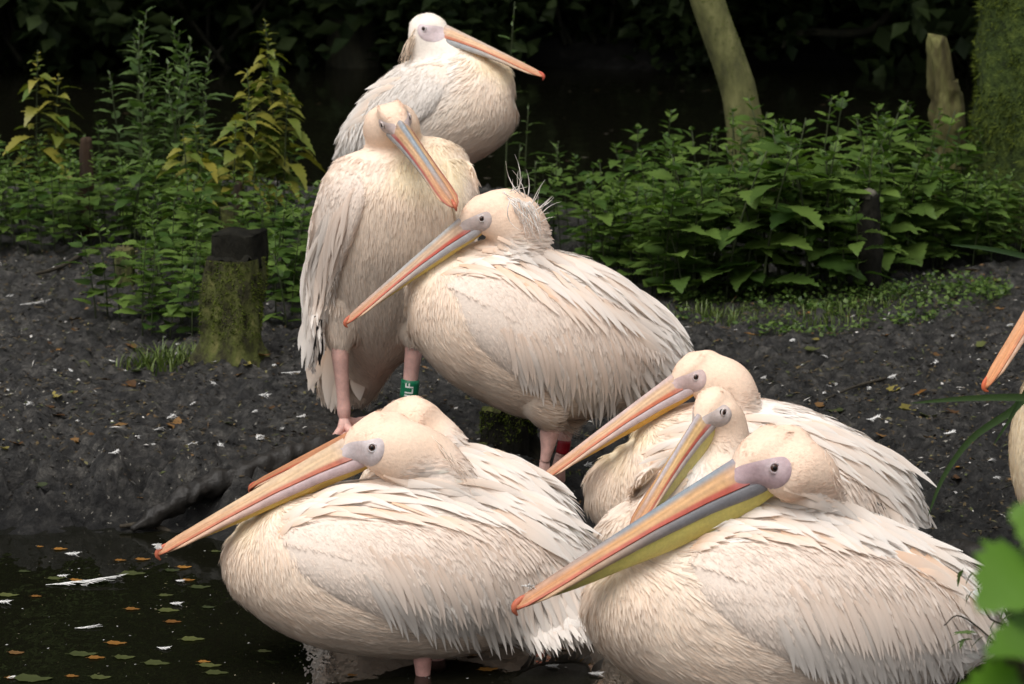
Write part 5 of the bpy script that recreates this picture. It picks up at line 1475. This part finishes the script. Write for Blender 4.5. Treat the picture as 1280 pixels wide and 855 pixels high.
H = Pelican('H', 'large pelican in front of the group, long bill with red edge and wide yellow pouch', (985, 915), 0.0,
    [hst([(731, 728, 758, .03, -.02), (742, 708, 785, .08, -.02), (770, 686, 820, .125, -.02), (820, 658, 858, .155, 0), (880, 636, 884, .175, 0), (945, 622, 898, .185, 0), (1010, 622, 904, .185, .02), (1075, 642, 898, .17, .04), (1135, 666, 880, .14, .06), (1190, 695, 855, .095, .08), (1225, 725, 828, .05, .1), (1240, 760, 800, .02, .11)])],
    [[(950, 580, 21, .036, -.05), (970, 583, 35, .052, -.05), (995, 589, 42, .062, -.05), (1012, 600, 39, .062, -.03), (1016, 622, 36, .06, -.0), (1006, 655, 36, .06, .0)]],
    ((958, 582), (641, 757), -.07, -.20, 0.0), frame=((731, 745), (1242, 782), 140), rows=Hrow, seed=8,
    poly=[[(855, 700), (860, 684), (880, 675), (940, 671), (1000, 674), (1060, 683), (1120, 695), (1178, 718), (1215, 755), (1222, 805), (1180, 845), (1100, 862), (1012, 846), (955, 815), (909, 784), (870, 742)]],
    style=dict(ridge=(.22, .25, .28), side=(.57, .32, .14), edge=(.44, .08, .05), low=(.17, .165, .175), pouch=(.64, .56, .16), depth=.085, skin=(.40, .29, .32)))
H.strands('crest', [(1030, 560), (1046, 600)], [(1040, 620), (1066, 628)], 14, 1.4, -.06, PINKW, 5, .08)
wet_legs(H, [(985, 890, -.05), (1005, 890, .06)], 9)

# one mostly outside the picture on the right
I_ = Pelican('I', 'pelican cut off by the right edge, only bill tip and round breast in view', (1400, 770), 0.0,
    [[(1400, 400, 40, .06, 0), (1392, 450, 84, .11, -.02), (1384, 510, 112, .15, -.02), (1388, 570, 125, .17, 0), (1415, 630, 118, .165, .03), (1450, 680, 90, .13, .06), (1480, 720, 50, .08, .09), (1500, 750, 14, .03, .11)]],
    [[(1398, 268, 34, .055, 0), (1425, 285, 34, .055, 0), (1440, 330, 34, .055, 0), (1425, 375, 40, .06, 0), (1400, 420, 60, .08, 0)]],
    ((1377, 268), (1228, 484), 0, -.05, 0.0), frame=((1300, 500), (1500, 750), 115), k=.9, seed=9, farwing=False, rows=[],
    body=[(1265, 570, -.3, 1, 16, 1.7, YELLOW), (1280, 520, -.3, 1, 16, 1.7, YELLOW), (1320, 640, .2, 1, 17, 1.8, CREAM), (1400, 560, .3, 1, 18, 3, CREAM), (1450, 680, .5, .8, 20, 3, WHITE), (1430, 330, .2, 1, 9, 1.8, PEACH)],
    wing=[(1400, 500, .3, 1, 14, 3, COVERT), (1450, 640, .5, .9, 20, 4, COVERT)], poly=[[(1370, 480), (1410, 460), (1450, 500), (1490, 600), (1500, 690), (1470, 690), (1420, 620), (1380, 540)]],
    style=dict(ridge=(.62, .33, .18), side=(.64, .33, .17), edge=(.55, .20, .10), pouch=PGOLD, depth=.015, tip=(.74, .32, .14), nail=(.62, .14, .06)))
wet_legs(I_, [(1395, 690, -.04), (1420, 690, .06)])

# stump the rear pelican stands on
bA = np.array([A.P(543, 300, .01)[0], 8.56, 0]); topz = float(A.P(543, 306)[2]) - .012
V, F = rough_trunk([[bA[0], bA[1], GZ(bA[0], bA[1]) - .04], [bA[0], bA[1], .25], [bA[0], bA[1], topz - .012], [bA[0], bA[1], topz]], [.15, .12, .115, .10], 24, 24, .08, 12, 12)
single('perch_stump', V, F, M['stump_dark'], np.array([bA[0], bA[1], GZ(bA[0], bA[1])]), 'dark stump hidden behind the upright pelican, the rear pelican stands on it', 'stump')
# ------------------------------------------------------------------ litter: leaves, feathers, bits
def ground_leaf_mesh(name, mat, l, w, curl, seed, teeth=3):
    V, F, C = leaf_shape(l, w, teeth=teeth, fold=.25, droop=0, petiole=.15, seed=seed)
    V[:, 2] += curl * ((V[:, 0] - l * .55) / l) ** 2 * l + .004 * np.sin(V[:, 0] * 70 + seed)
    V[:, 2] -= V[:, 2].min()
    V[:, 0] -= l * .6
    return mesh(name, V, F, mat, cols=C)
LEAF = {k: [ground_leaf_mesh('fallen_leaf', M[m], l, w, c, i) for i, (l, w, c) in enumerate([(.05, .03, .35), (.065, .036, .2), (.04, .026, .5)])]
        for k, m in (('brown', 'dead_leaf'), ('yellow', 'yellow_leaf'), ('green', 'green_leaf'), ('orange', 'orange_leaf'))}

def feather_mesh(name, L, W, curl, seed, fluffy):
    r = np.random.default_rng(seed); parts = []
    t = np.linspace(0, 1, 9); spine = np.column_stack([L * (t - .5), curl * L * (t - .5) ** 2 * 2, .006 + .012 * t * (L / .05)])
    parts.append(tube(spine, .0009 * (1.2 - t), 5))
    nb = 34 if fluffy else 22
    for sg in (-1, 1):
        for i in range(nb):
            f = .08 + .9 * i / nb; p = np.array([np.interp(f, t, spine[:, q]) for q in range(3)])
            w = W * math.sin(math.pi * f ** .7) * (.8 + .4 * r.random()) * .5
            a = (.55 if not fluffy else .9) + .25 * r.normal()
            d = np.array([math.cos(a), sg * math.sin(a), (.25 if fluffy else .05) * r.normal()]); e = p + d * w / max(.3, math.sin(a))
            m = (p + e) / 2 + [0, 0, .1 * w]; wd = (.0012 if fluffy else L / nb * .6)
            sdv = np.array([wd, 0, 0])
            V = np.array([p - sdv, p + sdv, m + sdv * .8, m - sdv * .8, e + sdv * .25, e - sdv * .25])
            parts.append((V, [np.array([[0, 1, 2, 3], [3, 2, 4, 5]])]))
    V, F = join(parts); V[:, 2] -= V[:, 2].min()
    return mesh(name, V, F, M['down'])
FEATH = [feather_mesh('shed_feather', .06, .022, .3, 1, False), feather_mesh('shed_feather', .032, .022, .5, 2, True), feather_mesh('shed_feather', .026, .020, -.6, 3, True), feather_mesh('shed_feather', .11, .020, .15, 4, False), feather_mesh('shed_feather', .04, .018, .8, 5, True)]

def drop(me, name, u, v, label, cat, group, rz=None, s=1.0, onwater=False, tilt=.2):
    p = PZ(u, v, 0.0) if onwater else GP(u, v)
    o = new_obj(name, me, label=label, cat=cat, group=group)
    o.location = (p[0], p[1], .0015 if onwater else GZ(p[0], p[1]) + .001)
    rr_ = random.Random(int(u * 31 + v * 17))
    if onwater: o.rotation_euler = (0, 0, rr_.uniform(0, 6.28) if rz is None else rz)
    else: o.rotation_euler = (rr_.uniform(-tilt, tilt), rr_.uniform(-tilt, tilt), rr_.uniform(0, 6.28) if rz is None else rz)
    o.scale = (s, s, s * (1 if not onwater else .35))
    return o

GF, GY, GB = 'white feathers shed on the bank', 'yellow and green leaves fallen on the bank', 'brown leaves fallen on the bank'
# named by the eye in the photograph
for (u, v, k, s, rz) in [(372, 467, 3, .9, .5), (388, 478, 0, .8, .3), (330, 490, 1, 1.0, 0), (18, 537, 0, .7, .1), (38, 525, 1, .8, 1.5), (200, 535, 1, .9, 1), (240, 553, 1, 1, .4), (273, 535, 2, 1.1, 0), (322, 551, 2, 1.2, 1), (275, 570, 2, 1, 2), (217, 588, 1, .9, 1), (178, 627, 1, .9, .2), (170, 555, 2, .8, 0), (85, 562, 2, .7, 1), (105, 605, 2, .8, 2), (108, 622, 1, .8, .5), (88, 650, 4, .7, 0),
                         (545, 492, 2, .7, 0), (560, 486, 1, .7, 0), (1210, 450, 4, .9, .4), (1190, 452, 0, .6, 0), (1250, 515, 3, .8, .2), (1235, 525, 0, .9, .3), (1170, 455, 4, .8, 1), (1093, 543, 4, 1, 0), (1188, 547, 4, 1.0, .3), (1240, 580, 1, .8, 1), (1245, 600, 2, .7, 0), (1160, 408, 0, .7, .2), (1170, 415, 1, .8, .2), (1145, 365, 0, 1.0, .2), (1130, 330, 1, 1.2, .5), (1262, 405, 2, .8, 0), (1085, 475, 2, .8, 0), (1115, 492, 1, .8, 0),
                         (100, 315, 0, 1.0, .9), (10, 365, 1, 1.1, .1), (45, 385, 3, .9, .2), (215, 440, 1, .7, 0), (425, 540, 1, .6, 0), (735, 590, 1, .9, .3), (740, 620, 2, .8, 0), (990, 432, 2, .7, 0), (1010, 470, 2, .6, 0)]:
    drop(FEATH[k], 'shed_feather', u, v, 'small white shed feather lying on the dark mud of the bank', 'feather', GF, rz, s)
for (u, v, k, s) in [(165, 487, 'brown', .9), (70, 440, 'orange', .7), (60, 445, 'brown', .8), (160, 487, 'orange', .7), (95, 560, 'brown', 1), (120, 555, 'brown', 1.1), (75, 525, 'brown', 1), (65, 525, 'brown', .9), (150, 535, 'brown', 1.1), (235, 497, 'brown', .9), (330, 460, 'brown', 1.2), (345, 455, 'orange', .9), (310, 465, 'yellow', .7), (300, 470, 'brown', .7), (220, 533, 'brown', 1.2), (92, 400, 'brown', 1.2), (95, 410, 'brown', 1), (130, 365, 'brown', 1.1), (105, 462, 'green', .9), (70, 485, 'yellow', .9), (68, 512, 'yellow', .7), (50, 580, 'green', 1), (5, 562, 'yellow', 1), (20, 560, 'brown', 1), (130, 475, 'brown', 1), (165, 450, 'brown', 1.0), (170, 465, 'green', 1.3), (285, 523, 'green', 1.2), (230, 520, 'brown', 1), (320, 540, 'brown', 1.2), (345, 500, 'brown', 1), (440, 548, 'brown', .8),
                     (1118, 505, 'yellow', 1.4), (1135, 515, 'yellow', 1.5), (1160, 520, 'green', 1.4), (1045, 512, 'green', 1), (1040, 500, 'brown', 1.3), (1025, 498, 'brown', 1), (1150, 493, 'orange', .9), (1105, 420, 'orange', .8), (1088, 423, 'brown', 1), (1190, 515, 'brown', 1), (1185, 450, 'green', 1.2), (1175, 440, 'brown', 1.3), (1140, 450, 'brown', 1.3), (1097, 445, 'green', .9), (1020, 425, 'yellow', .7), (1015, 440, 'green', .8), (940, 420, 'brown', .9), (875, 400, 'yellow', 1.0), (890, 405, 'brown', 1), (915, 400, 'brown', .9), (1200, 580, 'orange', .6), (1195, 600, 'brown', .8), (1120, 597, 'green', .9), (1225, 440, 'green', .8), (1250, 395, 'brown', .9), (1180, 340, 'brown', 1.2), (1215, 340, 'brown', 1.1), (1245, 350, 'orange', .9), (1100, 560, 'brown', .8), (1160, 555, 'brown', 1), (740, 570, 'green', .9), (722, 560, 'brown', .9), (565, 495, 'brown', .9), (640, 590, 'yellow', .9), (600, 560, 'green', 1), (1010, 395, 'orange', .7), (1062, 400, 'brown', .9)]:
    c = {'brown': 'curled brown leaf lying on the dark mud', 'yellow': 'yellow leaf lying on the dark mud', 'green': 'dull green leaf lying on the dark mud', 'orange': 'orange leaf lying on the dark mud'}[k]
    drop(LEAF[k][int(u) % 3], 'fallen_leaf', u, v, c, 'leaf', {'brown': GB, 'orange': 'orange leaves fallen on the bank', 'yellow': 'yellow leaves fallen on the bank', 'green': 'green leaves fallen on the bank'}[k], None, s)
# floating
for (u, v, k, s, rz) in [(75, 687, 'orange', 1.1, .1), (50, 684, 'orange', .7, 0), (150, 701, 'orange', .9, 0), (178, 700, 'orange', .9, .1), (230, 710, 'orange', 1.4, .2), (215, 714, 'green', 1.5, .1), (165, 718, 'green', 2.0, .15), (95, 726, 'orange', 1.2, 0), (70, 724, 'green', 1.1, .3), (235, 726, 'orange', .8, .1), (165, 762, 'orange', 1.1, 0), (207, 745, 'green', 1.1, .2), (210, 764, 'green', 1.6, 0), (216, 778, 'orange', 1.2, 0), (145, 805, 'orange', 1.1, 0), (103, 819, 'green', 1.5, .1), (120, 823, 'orange', 1.2, .1), (155, 823, 'green', 1.8, .1), (195, 830, 'green', 1.8, -.1), (255, 828, 'orange', .9, 0), (125, 848, 'green', 1.8, 0), (20, 817, 'brown', 1.4, 0), (262, 833, 'green', 1.2, 0), (240, 800, 'green', 1.7, .1), (90, 846, 'orange', .9, 0), (10, 745, 'green', 1.2, 0), (45, 746, 'orange', .8, 0), (300, 746, 'green', 1, 0), (260, 760, 'green', 1.2, 0), (15, 848, 'orange', .9, 0), (330, 815, 'green', 1.0, 0), (270, 842, 'green', 1.6, 0), (30, 715, 'green', 1, 0), (440, 845, 'orange', .9, 0), (590, 820, 'orange', 1, 0), (700, 812, 'orange', .8, 0), (610, 838, 'orange', 1.1, .3), (250, 735, 'green', 1.2, .2), (40, 850, 'green', 2, 0), (270, 690, 'green', .9, 0)]:
    drop(LEAF[k][int(u) % 3], 'floating_leaf', u, v, '%s leaf floating on the dark pond before the bank' % k, 'leaf', '%s leaves floating on the pond' % k, rz, s * .62, True)
for (u, v, k, s, rz) in [(110, 786, 0, .9, .3), (110, 731, 3, 1.7, .22), (90, 695, 1, 1.1, 0), (220, 757, 1, .9, 0), (5, 755, 1, 1.0, 0), (195, 683, 1, .7, 0), (205, 812, 4, .8, 0), (360, 790, 1, .8, 0), (225, 728, 1, .7, 0), (105, 733, 1, .6, 0), (690, 835, 1, .9, 0), (745, 845, 1, 1.0, 0), (15, 848, 2, .7, 0), (78, 722, 1, .8, 0)]:
    drop(FEATH[k], 'floating_feather', u, v, 'white feather floating on the dark pond before the bank', 'feather', 'white feathers floating on the pond', rz, s, True)
rf = random.Random(12)
for i in range(70):
    u, v = (rf.uniform(5, 400), rf.uniform(400, 640)) if i < 34 else ((rf.uniform(880, 1275), rf.uniform(412, 640)) if i < 62 else (rf.uniform(525, 760), rf.uniform(480, 640)))
    drop(FEATH[rf.choice([1, 2, 2, 4, 1])], 'shed_feather', u, v, 'small white shed feather lying on the dark mud of the bank', 'feather', GF, None, rf.uniform(.35, .75))
# a bit of down stuck on the wading bird's bill tip
tipD = D.hp([(.985, .0, .02)])[0]
o = new_obj('stuck_down', FEATH[2], label='tiny white down feather stuck to a bill tip above the water', cat='feather'); o.location = tipD; o.rotation_euler = (1.2, .3, .5); o.scale = (.6,) * 3
tipH = H.hp([(.93, .0, .018)])[0]
o = new_obj('stuck_down', FEATH[1], label='tiny white down lying along the bill of the large front pelican', cat='feather'); o.location = tipH; o.rotation_euler = (0, .3, .5); o.scale = (.8,) * 3

# crumbs, leaf scraps and twig ends trodden into the mud: stuff
r = np.random.default_rng(21); n = 24000
x = r.uniform(-1.9, 2.0, n); y = 6.7 + 3.4 * r.random(n) ** 1.1
ok = (y > shore_y(x) + .06); x, y = x[ok], y[ok]; n = len(x)
z = ground_z(x, y) + .002; Pn = np.column_stack([x, y, z])
a = r.random(n) * 6.28; d = np.column_stack([np.cos(a), np.sin(a), r.normal(size=n) * .25]); sdv = np.column_stack([-np.sin(a), np.cos(a), r.normal(size=n) * .3])
kind = r.random(n)
L = np.where(kind < .35, .006 + .016 * r.random(n), .004 + .008 * r.random(n))[:, None]; W = np.where(kind < .35, .0012, .002 + .003 * r.random(n))[:, None]
V = np.stack([Pn - d * L, Pn + sdv * W + [0, 0, .002], Pn + d * L, Pn - sdv * W + [0, 0, .001]], 1).reshape(-1, 3)
pal = np.array([(.03, .022, .014), (.06, .045, .025), (.09, .065, .03), (.11, .10, .045), (.06, .07, .025), (.02, .017, .013), (.45, .43, .40), (.12, .07, .03)])
ci = r.choice(len(pal), n, p=[.16, .2, .16, .1, .08, .22, .03, .05])
b4 = np.arange(n)[:, None] * 4
single('mud_litter', V, [np.hstack([b4, b4 + 1, b4 + 2, b4 + 3])], M['litter'], np.array([0, 7, .1]), 'crumbs of leaves, down and twigs trodden into the dark mud', 'litter', cols=np.repeat(pal[ci] * (.7 + .6 * r.random((n, 1))), 4, 0), kind='stuff')
# specks on the water
n = 700; x = r.uniform(-1.2, .6, n); y = 5.3 + 1.45 * r.random(n); Pn = np.column_stack([x, y, np.full(n, .0012)])
a = r.random(n) * 6.28; L = (.0012 + .003 * r.random((n, 1)) ** 3); d = np.column_stack([np.cos(a), np.sin(a), 0 * a]); sdv = np.column_stack([-np.sin(a), np.cos(a), 0 * a])
V = np.stack([Pn - d * L, Pn + sdv * L * .6, Pn + d * L, Pn - sdv * L * .6], 1).reshape(-1, 3); b4 = np.arange(n)[:, None] * 4
ci = r.choice(3, n, p=[.4, .4, .2]); pal = np.array([(.5, .5, .47), (.12, .11, .05), (.25, .22, .15)])
single('pond_specks', V, [np.hstack([b4, b4 + 1, b4 + 2, b4 + 3])], M['litter'], np.array([0, 6, 0]), 'tiny specks of dust and down on the dark water', 'specks', cols=np.repeat(pal[ci], 4, 0), kind='stuff')
n = 110; x = r.uniform(-2.2, 2.6, n); y = 12.6 + 6 * r.random(n); Pn = np.column_stack([x, y, np.full(n, .0015)]); L = (.006 + .02 * r.random((n, 1)) ** 2); d = np.tile([1, .1, 0], (n, 1)); sdv = np.tile([-.1, 1, 0], (n, 1))
V = np.stack([Pn - d * L, Pn + sdv * L * .7, Pn + d * L, Pn - sdv * L * .7], 1).reshape(-1, 3); b4 = np.arange(n)[:, None] * 4
single('far_pond_specks', V, [np.hstack([b4, b4 + 1, b4 + 2, b4 + 3])], M['litter'], np.array([0, 15, 0]), 'leaf scraps floating on the black pond behind the bank', 'specks', cols=np.repeat(np.array([(.05, .035, .015), (.08, .07, .05)])[r.choice(2, n)], 4, 0), kind='stuff')

# ------------------------------------------------------------------ plants close to the lens at the right edge
def blade(name, pts, w, label, cat, group=None, mat='reed'):
    C = catmull(np.array(pts), 26); t = np.linspace(0, 1, 26); T = unit(np.gradient(C, axis=0)); S = unit(np.cross(T, FWD) + .25 * FWD)
    wd = w * np.sin(np.pi * np.clip(.08 + .92 * t, 0, 1)) ** .6 * (1 - .3 * t) + .0004
    Nn = np.cross(S, T)
    V = np.stack([C + S * wd[:, None], C + Nn * (wd * .25)[:, None], C - S * wd[:, None]], 1).reshape(-1, 3)
    F = np.array([[a * 3 + e, a * 3 + e + 1, a * 3 + e + 4, a * 3 + e + 3] for a in range(25) for e in (0, 1)])
    return V, [F]
yr = 5.0
gb = np.array([PY(1420, 760, yr)[0], yr, GZ(PY(1420, 760, yr)[0], yr) - .01])
reed = thing('reed_clump', gb, 'reed with long arching narrow blades reaching in from the right edge', 'reed')
for pts, w in [([gb, PY(1400, 560, yr), PY(1340, 503, yr - .05), PY(1280, 497, yr - .1), PY(1210, 498, yr - .12), PY(1138, 504, yr - .14)], .0085),
               ([gb, PY(1380, 520, yr), PY(1300, 490, yr), PY(1262, 516, yr), PY(1215, 548, yr), PY(1180, 595, yr), PY(1160, 645, yr)], .008),
               ([gb, PY(1400, 500, yr), PY(1330, 460, yr), PY(1290, 480, yr), PY(1265, 520, yr), PY(1242, 556, yr)], .006),
               ([gb, PY(1420, 420, yr), PY(1340, 335, yr), PY(1280, 320, yr), PY(1230, 310, yr), PY(1188, 306, yr)], .006)]:
    part('blade', *blade('b', pts, w, '', ''), M['reed'], reed, gb)
# blurred bright leaves near the lens
yf = 1.9
gf = np.array([PY(1420, 1100, yf)[0], yf, 0]); gf[2] = GZ(gf[0], yf) - .01
fl = thing('foreground_plant', gf, 'blurred bright green leafy plant very close at the right bottom corner', 'plant')
tops = [PY(1300, 700, yf), PY(1290, 880, yf - .05), PY(1330, 800, yf)]
for k, tp in enumerate(tops):
    V, F = tube([gf + [.01 * k, 0, 0], (gf + tp) / 2 + [.03, 0, .02], tp], [.004, .003, .002], 8, n=12); part('stem', V, F, M['stem'], fl, gf)
def big_leaf(base, tip, w, seed):
    L = float(np.linalg.norm(tip - base)); V, F, Cc = leaf_shape(L / 1.05, w, teeth=5, fold=.15, droop=.12, petiole=.05, seed=seed)
    R_ = frame(unit(tip - base + np.array([0, 0, .06 * L])), up=(-.1, -.75, .66))
    by = {}
    for f in F: by.setdefault(len(f), []).append(f)
    part('leaf', base + V @ R_.T, [np.array(x) for x in by.values()], M['fore_leaf'], fl, gf, cols=Cc + .1 * seed)
big_leaf(tops[0], PY(1228, 762, yf - .05), .062, 1)
big_leaf(tops[0] + [.01, 0, .02], PY(1262, 640, yf), .05, 2)
big_leaf(tops[1], PY(1205, 870, yf - .1), .055, 3)
big_leaf(tops[2], PY(1245, 815, yf - .1), .05, 4)
big_leaf(tops[1], PY(1240, 930, yf - .1), .05, 5)
# small dry twig with narrow leaves just before the tail of the large front pelican
yt = 4.75
gt = np.array([PY(1330, 900, yt)[0], yt, 0]); gt[2] = GZ(gt[0], yt) - .01
tw = thing('small_willow_shoot', gt, 'thin shoot with narrow leaves and brown twig before the front pelican tail', 'plant')
for pts in ([gt, PY(1290, 860, yt), PY(1240, 800, yt), PY(1200, 770, yt), PY(1180, 782, yt)], [gt, PY(1280, 830, yt), PY(1235, 770, yt), PY(1222, 735, yt)], [gt, PY(1300, 800, yt), PY(1262, 740, yt), PY(1240, 715, yt)]):
    V, F = tube(np.array(pts), np.linspace(.0028, .0010, len(pts)), 7, n=20); part('twig', V, F, M['twig'], tw, gt)
r2 = random.Random(4)
for i in range(26):
    p = PY(r2.uniform(1200, 1275), r2.uniform(705, 800), yt + r2.uniform(-.02, .02)); L = r2.uniform(.025, .045)
    el = r2.uniform(-.9, .3); aa = r2.uniform(1.8, 4.3)
    R_ = frame((math.cos(aa) * math.cos(el), math.sin(aa) * math.cos(el) * .4, math.sin(el)), roll=r2.uniform(-.5, .5))
    oo = new_obj('leaf', NET['lance'][i % 5], tw); oo.matrix_local = mat4(R_, p - gt, L / .1)
